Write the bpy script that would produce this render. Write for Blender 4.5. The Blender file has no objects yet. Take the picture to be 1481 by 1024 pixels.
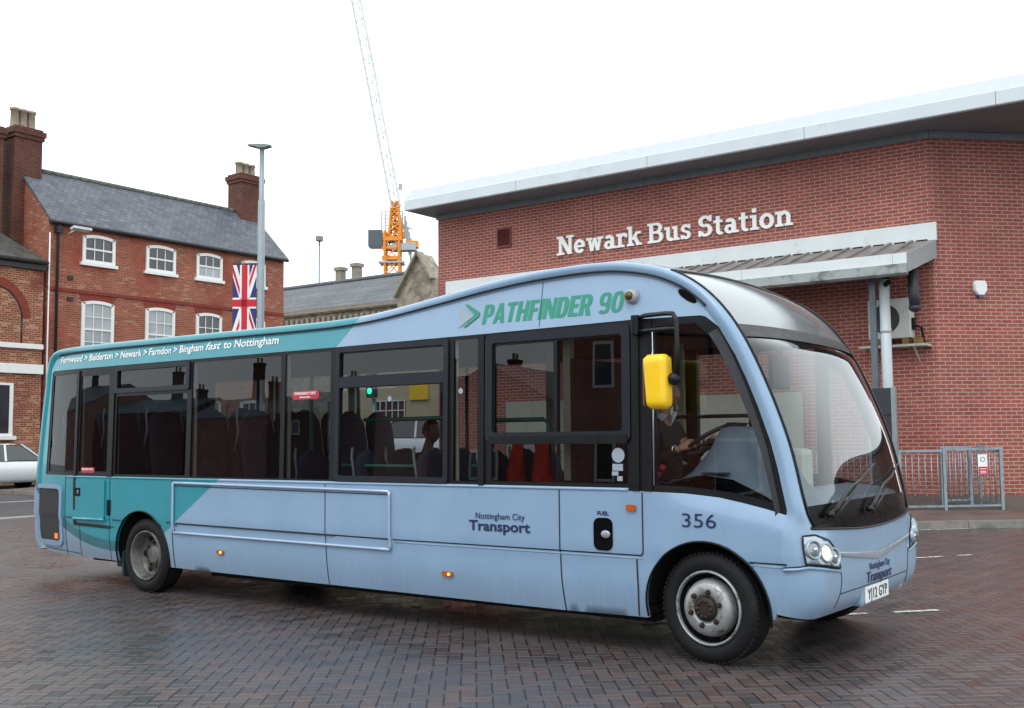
import bpy, bmesh, math, random
from math import sin, cos, pi, radians, sqrt, atan2
from mathutils import Vector, Matrix, geometry, kdtree
random.seed(7)
D = bpy.data
scene = bpy.context.scene
COL = scene.collection

# ------------------------------------------------------------------ camera, sky, sun
CAM_LOC = Vector((3.40, -6.884, 1.579)); YAW, PITCH, ROLL, FPX = -0.633, 0.0792, -0.0096, 1545.5
fw = Vector((sin(YAW)*cos(PITCH), cos(YAW)*cos(PITCH), sin(PITCH)))
r0 = Vector((cos(YAW), -sin(YAW), 0)); u0 = r0.cross(fw)
RGT = r0*cos(ROLL)+u0*sin(ROLL); UPV = -r0*sin(ROLL)+u0*cos(ROLL)
cam = D.objects.new('camera', D.cameras.new('camera')); COL.objects.link(cam)
cam.data.sensor_width = 36; cam.data.lens = 36*FPX/1481; cam.data.clip_end = 3000; cam.data.clip_start = .05
cam.matrix_world = Matrix(((RGT.x, UPV.x, -fw.x, CAM_LOC.x), (RGT.y, UPV.y, -fw.y, CAM_LOC.y), (RGT.z, UPV.z, -fw.z, CAM_LOC.z), (0, 0, 0, 1)))
scene.camera = cam
scene.view_settings.view_transform = 'Standard'; scene.view_settings.look = 'None'
scene.view_settings.exposure = 0.5; scene.view_settings.gamma = 1; scene.view_settings.use_curve_mapping = False
SUN_EL, SUN_AZ = radians(55), radians(165)      # azimuth measured clockwise from +y
world = D.worlds.new("World"); scene.world = world; world.use_nodes = True
wt = world.node_tree; wt.nodes.clear()
wo = wt.nodes.new('ShaderNodeOutputWorld'); bg = wt.nodes.new('ShaderNodeBackground'); bg.inputs[1].default_value = 0.12
sk = wt.nodes.new('ShaderNodeTexSky'); sk.sky_type = 'NISHITA'; sk.sun_disc = False; sk.sun_elevation = SUN_EL; sk.sun_rotation = SUN_AZ
mx = wt.nodes.new('ShaderNodeMix'); mx.data_type = 'RGBA'; mx.inputs[0].default_value = 0.93
mx.inputs[7].default_value = (10.2, 10.75, 10.8, 1)    # overcast cloud cover
wt.links.new(sk.outputs[0], mx.inputs[6]); wt.links.new(mx.outputs[2], bg.inputs[0]); wt.links.new(bg.outputs[0], wo.inputs[0])
sun = D.objects.new('sun', D.lights.new('sun', 'SUN')); COL.objects.link(sun)
sun.data.energy = 0.7; sun.data.angle = radians(25); sun.data.color = (1, .97, .93)
sd = Vector((sin(SUN_AZ)*cos(SUN_EL), cos(SUN_AZ)*cos(SUN_EL), sin(SUN_EL)))
sun.rotation_euler = sd.to_track_quat('Z', 'Y').to_euler()

# ------------------------------------------------------------------ helpers
def ray(u, v): return RGT*((u-740.5)/FPX)+UPV*((512-v)/FPX)+fw
def at_y(u, v, y): d = ray(u, v); return CAM_LOC+d*((y-CAM_LOC.y)/d.y)
def at_x(u, v, x): d = ray(u, v); return CAM_LOC+d*((x-CAM_LOC.x)/d.x)
def at_d(u, v, k): return CAM_LOC+ray(u, v)*k

def lin(h):
    h = h.lstrip('#'); c = [int(h[i:i+2], 16)/255 for i in (0, 2, 4)]
    return tuple(x/12.92 if x <= .04045 else ((x+.055)/1.055)**2.4 for x in c)+(1,)

class NB:
    """small node builder"""
    def __init__(s, name):
        s.m = D.materials.new(name); s.m.use_nodes = True; s.t = s.m.node_tree; s.t.nodes.clear()
        s.out = s.n('ShaderNodeOutputMaterial')
    def n(s, ty, **kw):
        q = s.t.nodes.new(ty)
        for k, v in kw.items(): setattr(q, k, v)
        return q
    def put(s, sock, v):
        if isinstance(v, bpy.types.NodeSocket): s.t.links.new(v, sock)
        elif v is not None:
            if hasattr(sock.default_value, '__len__') and not hasattr(v, '__len__'): v = (v,)*len(sock.default_value)
            sock.default_value = v
    def mt(s, op, a, b=None, c=None, clamp=False):
        q = s.n('ShaderNodeMath', operation=op, use_clamp=clamp); s.put(q.inputs[0], a)
        if b is not None: s.put(q.inputs[1], b)
        if c is not None: s.put(q.inputs[2], c)
        return q.outputs[0]
    def mix(s, f, a, b, bt='MIX'):
        q = s.n('ShaderNodeMix', data_type='RGBA', blend_type=bt); s.put(q.inputs[0], f); s.put(q.inputs[6], a); s.put(q.inputs[7], b); return q.outputs[2]
    def obj(s): return s.n('ShaderNodeTexCoord').outputs['Object']
    def sep(s, v): q = s.n('ShaderNodeSeparateXYZ'); s.put(q.inputs[0], v); return q.outputs
    def com(s, x, y, z=0.): q = s.n('ShaderNodeCombineXYZ'); s.put(q.inputs[0], x); s.put(q.inputs[1], y); s.put(q.inputs[2], z); return q.outputs[0]
    def noise(s, v, sc, det=4, rough=.55, dim='3D'):
        q = s.n('ShaderNodeTexNoise', noise_dimensions=dim); s.put(q.inputs['Vector'], v); q.inputs['Scale'].default_value = sc; q.inputs['Detail'].default_value = det; q.inputs['Roughness'].default_value = rough; return q.outputs[0]
    def ramp(s, f, pts):
        q = s.n('ShaderNodeValToRGB'); s.put(q.inputs[0], f); e = q.color_ramp.elements
        while len(e) < len(pts): e.new(.5)
        for i, (p, c) in enumerate(pts): e[i].position = p; e[i].color = c if hasattr(c, '__len__') else (c, c, c, 1)
        return q.outputs[0]
    def bump(s, h, st=.3, dist=.01, nrm=None):
        q = s.n('ShaderNodeBump'); q.inputs['Strength'].default_value = st; q.inputs['Distance'].default_value = dist; s.put(q.inputs['Height'], h); s.put(q.inputs['Normal'], nrm); return q.outputs[0]
    def wall(s):
        """(horizontal run, height) on any upright wall"""
        p = s.sep(s.obj()); g = s.sep(s.n('ShaderNodeNewGeometry').outputs['True Normal'])
        h = s.mt('SUBTRACT', s.mt('MULTIPLY', g[0], p[1]), s.mt('MULTIPLY', g[1], p[0]))
        return h, p[2]
    def pbr(s, col, rough=.5, metal=0., bump=None, spec=.5, coat=0., coat_r=.05, emit=None, estr=0.):
        b = s.n('ShaderNodeBsdfPrincipled'); s.put(b.inputs['Base Color'], col); s.put(b.inputs['Roughness'], rough); s.put(b.inputs['Metallic'], metal)
        s.put(b.inputs['Specular IOR Level'], spec); s.put(b.inputs['Coat Weight'], coat); b.inputs['Coat Roughness'].default_value = coat_r
        s.put(b.inputs['Normal'], bump)
        if emit: b.inputs['Emission Color'].default_value = emit; b.inputs['Emission Strength'].default_value = estr
        s.t.links.new(b.outputs[0], s.out.inputs[0]); return s.m

def plain(name, col, rough=.5, metal=0., var=.12, sc=6., coat=0., spec=.5, emit=None, estr=0., bump=0., dirt=None):
    b = NB(name); c = lin(col) if isinstance(col, str) else tuple(col)+(1,)
    o = b.obj(); n = b.noise(o, sc, 5)
    dark = tuple(x*(1-var) for x in c[:3])+(1,); lite = tuple(min(1, x*(1+var)) for x in c[:3])+(1,)
    cc = b.ramp(n, [(.3, dark), (.7, lite)])
    if dirt:
        dn = b.noise(o, dirt[1], 8, .65); cc = b.mix(b.ramp(dn, [(dirt[2], 0.), (dirt[3], 1.)]), cc, lin(dirt[0]))
    rr = b.ramp(b.noise(o, sc*2.3, 4), [(.3, max(0, rough-.06)), (.7, min(1, rough+.06))])
    bp = b.bump(b.noise(o, sc*6, 4), bump, .01) if bump else None
    return b.pbr(cc, rr, metal, bp, spec, coat, emit=emit, estr=estr)

def brick(name, c1, c2, mortar, bw=.225, bh=.075, ms=.011, pale=None, patch=None, weather=.25, bvar=.28):
    b = NB(name); h, z = b.wall()
    t = b.n('ShaderNodeTexBrick'); t.offset = .5; t.inputs['Scale'].default_value = 1
    b.put(t.inputs['Vector'], b.com(h, z)); t.inputs['Color1'].default_value = lin(c1); t.inputs['Color2'].default_value = lin(c2); t.inputs['Mortar'].default_value = lin(mortar)
    t.inputs['Mortar Size'].default_value = ms; t.inputs['Mortar Smooth'].default_value = .1; t.inputs['Brick Width'].default_value = bw; t.inputs['Row Height'].default_value = bh
    col = t.outputs[0]
    # per brick variation
    row = b.mt('FLOOR', b.mt('DIVIDE', z, bh)); off = b.mt('MULTIPLY', b.mt('MODULO', b.mt('ABSOLUTE', row), 2.), bw*.5)
    ci = b.mt('FLOOR', b.mt('DIVIDE', b.mt('ADD', h, off), bw)); wn = b.n('ShaderNodeTexWhiteNoise', noise_dimensions='2D'); b.put(wn.inputs['Vector'], b.com(ci, row))
    ismort = t.outputs['Fac']
    v = b.ramp(wn.outputs[0], [(0, 1-bvar), (1, 1+bvar*.75)]); tint = b.mix(1., col, v, 'MULTIPLY')
    if pale: tint = b.mix(b.mt('MULTIPLY', b.mt('GREATER_THAN', wn.outputs[0], pale[1]), .75), tint, lin(pale[0]))
    col = b.mix(ismort, tint, col)
    o = b.obj()
    if patch: col = b.mix(b.ramp(b.noise(o, patch[1], 5), [(patch[2], 0.), (patch[3], 1.)]), col, lin(patch[0]))
    w = b.noise(o, .9, 7, .6); col = b.mix(1., col, b.ramp(w, [(.25, 1-weather), (.75, 1+weather*.5)]), 'MULTIPLY')
    fine = b.noise(o, 60, 3); hh = b.mt('SUBTRACT', b.mt('MULTIPLY', fine, .35), ismort)
    return b.pbr(col, .85, 0, b.bump(hh, .5, .006), .3)

class MB:
    def __init__(s): s.v = []; s.f = []; s.mi = []; s.sm = []; s.cur = 0; s.smooth = False; s.weld = True
    def add(s, vs, fs, smooth=None):
        o = len(s.v); s.v += [tuple(p) for p in vs]
        for f in fs: s.f.append([i+o for i in f]); s.mi.append(s.cur); s.sm.append(s.smooth if smooth is None else smooth)
        return s
    def box(s, x0, y0, z0, x1, y1, z1, bev=0.):
        if x1 < x0: x0, x1 = x1, x0
        if y1 < y0: y0, y1 = y1, y0
        if z1 < z0: z0, z1 = z1, z0
        b = min(bev, (x1-x0)*.45, (y1-y0)*.45, (z1-z0)*.45)
        if b <= 0:
            vs = [(x, y, z) for z in (z0, z1) for y in (y0, y1) for x in (x0, x1)]
            return s.add(vs, [(0, 2, 3, 1), (4, 5, 7, 6), (0, 1, 5, 4), (2, 6, 7, 3), (0, 4, 6, 2), (1, 3, 7, 5)], False)
        bm = bmesh.new(); bmesh.ops.create_cube(bm, size=1)
        for q in bm.verts: q.co = Vector(((x0+x1)/2+q.co.x*(x1-x0), (y0+y1)/2+q.co.y*(y1-y0), (z0+z1)/2+q.co.z*(z1-z0)))
        bmesh.ops.bevel(bm, geom=bm.edges[:], offset=b, segments=2, affect='EDGES', profile=.6)
        return s.bm(bm)
    def bm(s, bm, M=None, smooth=None):
        bm.verts.index_update()
        s.add([(M @ q.co if M else q.co) for q in bm.verts], [[q.index for q in f.verts] for f in bm.faces], smooth); bm.free(); return s
    def obox(s, c, ax, ay, az, hx, hy, hz):
        c = Vector(c); vs = [c+ax*hx*i+ay*hy*j+az*hz*k for k in (-1, 1) for j in (-1, 1) for i in (-1, 1)]
        return s.add(vs, [(0, 2, 3, 1), (4, 5, 7, 6), (0, 1, 5, 4), (2, 6, 7, 3), (0, 4, 6, 2), (1, 3, 7, 5)], False)
    def bar(s, a, b, w, h=None, up=(0, 0, 1)):
        a, b = Vector(a), Vector(b); d = b-a; L = d.length; d = d/L; h = h or w; up = Vector(up)
        if abs(d.dot(up)) > .98: up = Vector((1, 0, 0))
        x = d.cross(up).normalized(); y = x.cross(d)
        return s.obox((a+b)/2, x, y, d, w/2, h/2, L/2)
    def tube(s, pts, r, seg=8, caps=True, rs=None):
        pts = [Vector(p) for p in pts]; n = len(pts); vs = []; fs = []
        px = None
        for i, p in enumerate(pts):
            d = (pts[min(i+1, n-1)]-pts[max(i-1, 0)]).normalized()
            if px is None:
                a = Vector((0, 0, 1)) if abs(d.z) < .9 else Vector((1, 0, 0)); px = d.cross(a).normalized()
            else: px = (px-d*px.dot(d)).normalized()
            py = d.cross(px); R = rs[i] if rs else r
            vs += [p+px*R*cos(2*pi*k/seg)+py*R*sin(2*pi*k/seg) for k in range(seg)]
        for i in range(n-1):
            for k in range(seg): fs.append((i*seg+k, i*seg+(k+1) % seg, (i+1)*seg+(k+1) % seg, (i+1)*seg+k))
        s.add(vs, fs, True)
        if caps: s.add(vs[:seg], [tuple(range(seg))[::-1]], False); s.add(vs[-seg:], [tuple(range(seg))], False)
        return s
    def lathe(s, prof, M, seg=32, smooth=True):
        """prof: (radius, height along local z)"""
        vs = []; fs = []; n = len(prof)
        for r, h in prof: vs += [M @ Vector((r*cos(2*pi*k/seg), r*sin(2*pi*k/seg), h)) for k in range(seg)]
        for i in range(n-1):
            for k in range(seg): fs.append((i*seg+k, i*seg+(k+1) % seg, (i+1)*seg+(k+1) % seg, (i+1)*seg+k))
        s.add(vs, fs, smooth)
        return s
    def prism(s, poly, o, ax, ay, an, depth):
        """flat polygon (2D) placed at o with axes ax, ay, pushed by depth along an"""
        o, ax, ay, an = Vector(o), Vector(ax), Vector(ay), Vector(an); n = len(poly)
        a = [o+ax*p[0]+ay*p[1] for p in poly]; b = [p+an*depth for p in a]
        tris = geometry.tessellate_polygon([[Vector((p[0], p[1], 0)) for p in poly]])
        s.add(a+b, [tuple(t) for t in tris]+[tuple(i+n for i in t[::-1]) for t in tris]+[(i, (i+1) % n, (i+1) % n+n, i+n) for i in range(n)], False)
        return s
    def grid(s, P, smooth=True, closed=False):
        n = len(P); m = len(P[0]); vs = [q for r in P for q in r]
        fs = [(i*m+j, i*m+(j+1) % m, (i+1)*m+(j+1) % m, (i+1)*m+j) for i in range(n-1) for j in range(m if closed else m-1)]
        return s.add(vs, fs, smooth)
    def ball(s, c, rx, ry=None, rz=None, seg=16, rings=10):
        ry = ry or rx; rz = rz or rx; c = Vector(c)
        return s.grid([[c+Vector((rx*sin(pi*i/rings)*cos(2*pi*j/seg), ry*sin(pi*i/rings)*sin(2*pi*j/seg), rz*cos(pi*i/rings))) for j in range(seg)] for i in range(rings+1)], True, True)
    def build(s, name, mats, parent=None, off=None, label=None):
        me = D.meshes.new(name); me.from_pydata(s.v, [], s.f)
        for m in (mats if isinstance(mats, (list, tuple)) else [mats]): me.materials.append(m)
        for i, p in enumerate(me.polygons): p.material_index = s.mi[i]; p.use_smooth = s.sm[i]
        bm = bmesh.new(); bm.from_mesh(me); bmesh.ops.remove_doubles(bm, verts=bm.verts, dist=1e-5) if s.weld else None; bmesh.ops.recalc_face_normals(bm, faces=bm.faces) if s.weld else None; bm.to_mesh(me); bm.free()
        me.update(); o = D.objects.new(name, me); COL.objects.link(o)
        if parent is not None:
            o.parent = parent
            if parent.type == 'EMPTY': o.location = -parent.location
        if label: o['label'] = label
        return o

def thing(name, label, cat, loc, group=None):
    o = D.objects.new(name, None); o.empty_display_size = .2; COL.objects.link(o); o.location = loc
    o['label'] = label; o['category'] = cat
    if group: o['group'] = group
    return o
def tag(o, label, cat, group=None):
    o['label'] = label; o['category'] = cat
    if group: o['group'] = group
    return o
def struct(o): o['kind'] = 'structure'; return o
def kids(o): return [c for c in D.objects if c.parent == o]
def dup(root, loc, label=None):
    r = root.copy(); COL.objects.link(r); r.location = loc
    if label: r['label'] = label
    for ch in kids(root):
        c = ch.copy(); COL.objects.link(c); c.parent = r
        for g in kids(ch): d = g.copy(); COL.objects.link(d); d.parent = c
    return r
def inside(p, poly):
    x, y = p; r = False; n = len(poly); j = n-1
    for i in range(n):
        xi, yi = poly[i]; xj, yj = poly[j]
        if (yi > y) != (yj > y) and x < (xj-xi)*(y-yi)/(yj-yi)+xi: r = not r
        j = i
    return r
def dens(poly, step):
    o = []; n = len(poly)
    for i in range(n):
        a, b = poly[i], poly[(i+1) % n]; L = math.hypot(b[0]-a[0], b[1]-a[1]); k = max(1, int(L/step))
        o += [(a[0]+(b[0]-a[0])*t/k, a[1]+(b[1]-a[1])*t/k) for t in range(k)]
    return o
def sheet2d(outer, holes=(), step=.25, f=None, edge=.03, inward=(0, 1, 0)):
    """triangulated flat shape with holes -> (verts through f, faces, rim faces)"""
    outer = dens(outer, step); holes = [dens(h, step) for h in holes]
    vs = []; ed = []
    for lp in [outer]+holes:
        o = len(vs); vs += lp; ed += [(o+i, o+(i+1) % len(lp)) for i in range(len(lp))]
    xs = [p[0] for p in outer]; zs = [p[1] for p in outer]
    kd = kdtree.KDTree(len(vs))
    for i, p in enumerate(vs): kd.insert((p[0], p[1], 0), i)
    kd.balance(); x = min(xs)+step
    while x < max(xs):
        z = min(zs)+step
        while z < max(zs):
            p = (x, z)
            if kd.find((x, z, 0))[2] > step*.55 and inside(p, outer) and not any(inside(p, h) for h in holes): vs.append(p)
            z += step
        x += step
    ov, oe, of, *_ = geometry.delaunay_2d_cdt([Vector(p) for p in vs], ed, [], 0, 1e-5)
    fs = []
    for t in of:
        c = sum((ov[i] for i in t), Vector((0, 0)))/len(t)
        if inside(c, outer) and not any(inside(c, h) for h in holes): fs.append(tuple(t))
    return ov, fs, [outer]+holes
def put_sheet(mb, outer, holes, f, step=.25, edge=.03, inward=(0, 1, 0)):
    mb.weld = False; ov, fs, loops = sheet2d(outer, holes, step)
    mb.add([f(p[0], p[1]) for p in ov], fs, True)
    if edge:
        iv = Vector(inward)*edge
        for lp in loops:
            a = [Vector(f(*p)) for p in lp]; n = len(a)
            mb.add(a+[p+iv for p in a], [(i, (i+1) % n, (i+1) % n+n, i+n) for i in range(n)], False)
    return mb
def rrect(x0, z0, x1, z1, r=.03, k=4):
    r = min(r, abs(x1-x0)*.49, abs(z1-z0)*.49); o = []
    for cx, cz, a in ((x1-r, z0+r, -pi/2), (x1-r, z1-r, 0), (x0+r, z1-r, pi/2), (x0+r, z0+r, pi)):
        o += [(cx+r*cos(a+pi/2*i/k), cz+r*sin(a+pi/2*i/k)) for i in range(k+1)]
    return o
def text_mb(s, width, height, o, ax, ay, an, bold=0., shear=0., depth=.002, fit='cap', space=1.):
    """built-in font set to a width and a capital height, mapped on to axes"""
    cu = D.curves.new('txt', 'FONT'); cu.body = s; cu.offset = bold; cu.shear = shear; cu.extrude = .001; cu.space_character = space; cu.resolution_u = 3
    ob = D.objects.new('txt', cu); COL.objects.link(ob); dg = bpy.context.evaluated_depsgraph_get(); dg.update()
    me = D.meshes.new_from_object(ob.evaluated_get(dg)); D.objects.remove(ob); D.curves.remove(cu)
    x0 = min(v.co.x for v in me.vertices); x1 = max(v.co.x for v in me.vertices); capH = .70+2*bold
    o, ax, ay, an = Vector(o), Vector(ax), Vector(ay), Vector(an); mb = MB()
    kx = width/(x1-x0); ky = height/capH
    mb.add([o+ax*(v.co.x-x0)*kx+ay*(v.co.y+bold)*ky+an*(depth if v.co.z > 0 else 0) for v in me.vertices], [tuple(p.vertices) for p in me.polygons], False)
    D.meshes.remove(me); return mb
def words(mb, name, mat, parent, gap, axis=0):
    """one object per word of a line of lettering"""
    cs = [sum(mb.v[i][axis] for i in f)/len(f) for f in mb.f]; lo = [min(mb.v[i][axis] for i in f) for f in mb.f]; hi = [max(mb.v[i][axis] for i in f) for f in mb.f]
    order = sorted(range(len(cs)), key=lambda k: lo[k]); groups = []; end = -1e9
    for k in order:
        if lo[k] > end+gap: groups.append([])
        groups[-1].append(k); end = max(end, hi[k])
    for g in groups:
        q = MB(); used = sorted({i for k in g for i in mb.f[k]}); mp = {i: n for n, i in enumerate(used)}
        q.add([mb.v[i] for i in used], [[mp[i] for i in mb.f[k]] for k in g], False); q.weld = mb.weld; o = q.build(name, mat, parent)
def skin(name, joints, edges, root, mat, parent, sub=2):
    """joints: {name: (xyz, radius or (rx, ry))} grown into one surface"""
    names = list(joints); me = D.meshes.new(name); me.from_pydata([joints[n][0] for n in names], [(names.index(a), names.index(b)) for a, b in edges], [])
    ob = D.objects.new(name, me); COL.objects.link(ob); ob.modifiers.new('skin', 'SKIN')
    if not me.skin_vertices: me.skin_vertices.new() if hasattr(me.skin_vertices, 'new') else None
    for i, n in enumerate(names):
        r = joints[n][1]; sv = me.skin_vertices[0].data[i]; sv.radius = r if hasattr(r, '__len__') else (r, r); sv.use_root = (n == root)
    if sub: ob.modifiers.new('sub', 'SUBSURF').levels = sub
    dg = bpy.context.evaluated_depsgraph_get(); dg.update(); nm = D.meshes.new_from_object(ob.evaluated_get(dg)); D.objects.remove(ob); D.meshes.remove(me)
    mb = MB(); mb.add([v.co.copy() for v in nm.vertices], [tuple(p.vertices) for p in nm.polygons], True); D.meshes.remove(nm)
    if mat is None: return mb
    return mb.build(name, mat, parent)
X, Y, Z = Vector((1, 0, 0)), Vector((0, 1, 0)), Vector((0, 0, 1))

# ------------------------------------------------------------------ ground
def paving_mat():
    b = NB('block_paving'); p = b.sep(b.obj()); a = -0.672; w = .1
    gx = b.mt('DIVIDE', b.mt('ADD', b.mt('MULTIPLY', p[0], cos(a)), b.mt('MULTIPLY', p[1], -sin(a))), w)
    gy = b.mt('DIVIDE', b.mt('ADD', b.mt('MULTIPLY', p[0], sin(a)), b.mt('MULTIPLY', p[1], cos(a))), w)
    # gx runs across the view, gy away from it (herringbone of 200 x 100 blocks)
    wob = b.mt('MULTIPLY', b.mt('SUBTRACT', b.noise(b.com(gx, gy), .35, 2), .5), .16)
    gx = b.mt('ADD', gx, wob)
    i, j = b.mt('FLOOR', gx), b.mt('FLOOR', gy); fx, fy = b.mt('SUBTRACT', gx, i), b.mt('SUBTRACT', gy, j)
    m = b.mt('FLOORED_MODULO', b.mt('SUBTRACT', i, j), 4.)
    eq = [b.mt('COMPARE', m, float(k), .1) for k in range(4)]
    left, right, bot, top = fx, b.mt('SUBTRACT', 1., fx), fy, b.mt('SUBTRACT', 1., fy)
    # sides without a joint are pushed away by 9
    left = b.mt('ADD', left, b.mt('MULTIPLY', eq[1], 9.)); right = b.mt('ADD', right, b.mt('MULTIPLY', eq[0], 9.))
    bot = b.mt('ADD', bot, b.mt('MULTIPLY', eq[2], 9.)); top = b.mt('ADD', top, b.mt('MULTIPLY', eq[3], 9.))
    dx = b.mt('MINIMUM', left, right); dy = b.mt('MINIMUM', bot, top)
    d = b.mt('MINIMUM', dx, dy)
    idx = b.mt('SUBTRACT', i, eq[1]); idy = b.mt('ADD', j, eq[3])
    wn = b.n('ShaderNodeTexWhiteNoise', noise_dimensions='2D'); b.put(wn.inputs['Vector'], b.com(idx, idy)); rv = wn.outputs[0]
    wn2 = b.n('ShaderNodeTexWhiteNoise', noise_dimensions='2D'); b.put(wn2.inputs['Vector'], b.com(b.mt('ADD', idx, 71.3), idy)); rv2 = wn2.outputs[0]
    o = b.obj()
    zone = b.noise(o, .32, 5, .6)
    sel = b.mt('ADD', b.mt('MULTIPLY', b.mt('SUBTRACT', rv, .5), .6), zone)
    col = b.ramp(sel, [(.05, lin('#434247')), (.30, lin('#494548')), (.52, lin('#4e4647')), (.75, lin('#534645')), (.97, lin('#594640'))])
    col = b.mix(1., col, b.ramp(rv2, [(0, .88), (1, 1.12)]), 'MULTIPLY')
    col = b.mix(1., col, b.ramp(b.noise(o, 38, 6, .7), [(.25, .84), (.75, 1.14)]), 'MULTIPLY')
    stain = b.noise(o, 1.3, 8, .65)
    trk = b.n('ShaderNodeMapping'); b.put(trk.inputs[0], o); trk.inputs['Scale'].default_value = (.12, 1.5, 1); tracks = b.noise(trk.outputs[0], 1.1, 5, .6); col = b.mix(1., col, b.ramp(tracks, [(.3, .88), (.6, 1.04)]), 'MULTIPLY')
    col = b.mix(1., col, b.ramp(stain, [(.28, .76), (.6, 1.05)]), 'MULTIPLY')
    col = b.mix(b.ramp(b.noise(o, 2.7, 6, .7), [(.66, 0.), (.8, .35)]), col, lin('#8a8580'))
    jn = b.noise(o, 5, 3)
    jw = b.mt('ADD', .068, b.mt('MULTIPLY', b.mt('SUBTRACT', jn, .4), .04))
    jx = b.ramp(b.mt('DIVIDE', dx, b.mt('MULTIPLY', jw, 1.0)), [(.75, 1.), (1., 0.)]); jy = b.ramp(b.mt('DIVIDE', dy, jw), [(.45, 1.), (.9, 0.)])
    col = b.mix(b.mt('MULTIPLY', jy, .42), col, lin('#8a8380')); col = b.mix(b.mt('MULTIPLY', jx, .88), col, lin('#121112'))
    wet = b.noise(o, .7, 5, .6)
    rough = b.ramp(b.mt('ADD', wet, b.mt('MULTIPLY', b.mt('SUBTRACT', rv2, .5), .22)), [(.3, .2), (.7, .46)])
    edge = b.ramp(d, [(.0, 0.), (.09, 1.)]); tilt = b.mt('MULTIPLY', rv, .18)
    h = b.mt('ADD', b.mt('ADD', edge, tilt), b.mt('MULTIPLY', b.noise(o, 90, 3), .2))
    return b.pbr(col, rough, 0, b.bump(h, .55, .004), .5)
def asphalt_mat(name, base='#3d3e42', rough=.5):
    b = NB(name); o = b.obj(); n = b.noise(o, 180, 4); c = b.mix(1., lin(base), b.ramp(n, [(.3, .7), (.7, 1.35)]), 'MULTIPLY')
    c = b.mix(1., c, b.ramp(b.noise(o, .6, 7), [(.3, .75), (.7, 1.15)]), 'MULTIPLY')
    return b.pbr(c, b.ramp(b.noise(o, 1.2, 5), [(.3, rough-.15), (.7, rough+.1)]), 0, b.bump(n, .4, .004))
M_pave = paving_mat(); M_asph = asphalt_mat('asphalt')
M_white_paint = plain('worn_white_line', '#c9c8c4', .6, var=.15, dirt=('#6a6360', 14, .5, .62))
M_kerb = plain('concrete_kerb', '#7d7a76', .75, var=.2, sc=9, dirt=('#4a4a44', 3, .5, .75), bump=.3)
M_slab = brick('pavement_paving', '#6d5a56', '#5f5452', '#4b4543', .2, .1, .006)
def pav_floor(name, c1, c2):
    b = NB(name); p = b.sep(b.obj()); t = b.n('ShaderNodeTexBrick'); t.offset = .5; t.inputs['Scale'].default_value = 1
    b.put(t.inputs['Vector'], b.com(p[0], p[1])); t.inputs['Color1'].default_value = lin(c1); t.inputs['Color2'].default_value = lin(c2); t.inputs['Mortar'].default_value = lin('#3e3936')
    t.inputs['Mortar Size'].default_value = .005; t.inputs['Brick Width'].default_value = .2; t.inputs['Row Height'].default_value = .1
    c = b.mix(1., t.outputs[0], b.ramp(b.noise(b.obj(), 1.5, 6), [(.3, .6), (.7, 1.15)]), 'MULTIPLY')
    return b.pbr(c, .55, 0, b.bump(t.outputs['Fac'], -.3, .004))
M_pav = pav_floor('pavement_blocks', '#6f5650', '#665a57')
M_pavgrey = asphalt_mat('grey_pavement', '#5a5550', .6)
g = MB(); g.add([(-400, -400, 0), (400, -400, 0), (400, 700, 0), (-400, 700, 0)], [(0, 1, 2, 3)], False)
struct(g.build('ground', M_pave))
# street in front of the old houses, running along y
g = MB(); g.add([(-32.9, -60, .004), (-18.6, -60, .004), (-18.6, 60, .004), (-32.9, 60, .004)], [(0, 1, 2, 3)], False)
struct(g.build('road', M_asph))
g = MB(); g.box(-18.75, -60, -.05, -18.45, 60, .03, .01); g.box(-24.9, -60, -.05, -24.6, 60, .012, 0)
struct(g.build('road_edging', plain('pale_edging', '#8e8d8e', .6, var=.15, sc=3)))
g = MB(); g.box(-34.36, -60, -.05, -33.05, 60, .12); struct(g.build('house_pavement', M_pavgrey))
g = MB(); g.box(-33.05, -60, -.05, -32.9, 60, .13, .02); struct(g.build('house_kerb', M_kerb))
# pavement in front of the bus station, rising from kerb to wall
KP = [(-30., 11.0), (-2.75, 11.0), (-2.04, 11.71), (-.47, 13.09), (8., 20.55)]
WP = [(-30., 14.67), (-4., 14.67), (-2.195, 14.67), (-.3, 16.55), (6.1, 22.95)]
MP = [(-30., 13.2), (-3.3, 13.2), (-2.35, 13.45), (-.55, 14.75), (7.2, 21.6)]
g = MB()
g.add([(x, y, .12) for x, y in KP]+[(x, y, .18) for x, y in MP], [(i, i+1, i+6, i+5) for i in range(4)], False)
struct(g.build('pavement', M_pav))
g = MB()
g.add([(x, y, .18) for x, y in MP]+[(x, y, .40) for x, y in WP], [(i, i+1, i+6, i+5) for i in range(4)], False)
struct(g.build('wall_side_pavement', M_pavgrey))
g = MB()
for i in range(4):
    a, b = Vector((*KP[i], 0)), Vector((*KP[i+1], 0)); d = b-a; L = d.length; d /= L; nn = Vector((d.y, -d.x, 0)); k = max(1, round(L/.915))
    for q in range(k):
        s0, s1 = a+d*(L*q/k+.005), a+d*(L*(q+1)/k-.005); c = (s0+s1)/2+nn*.05
        g.obox(c+Z*.055, d, nn, Z, (s1-s0).length/2, .07, .07); 
struct(g.build('kerb', M_kerb))
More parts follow.
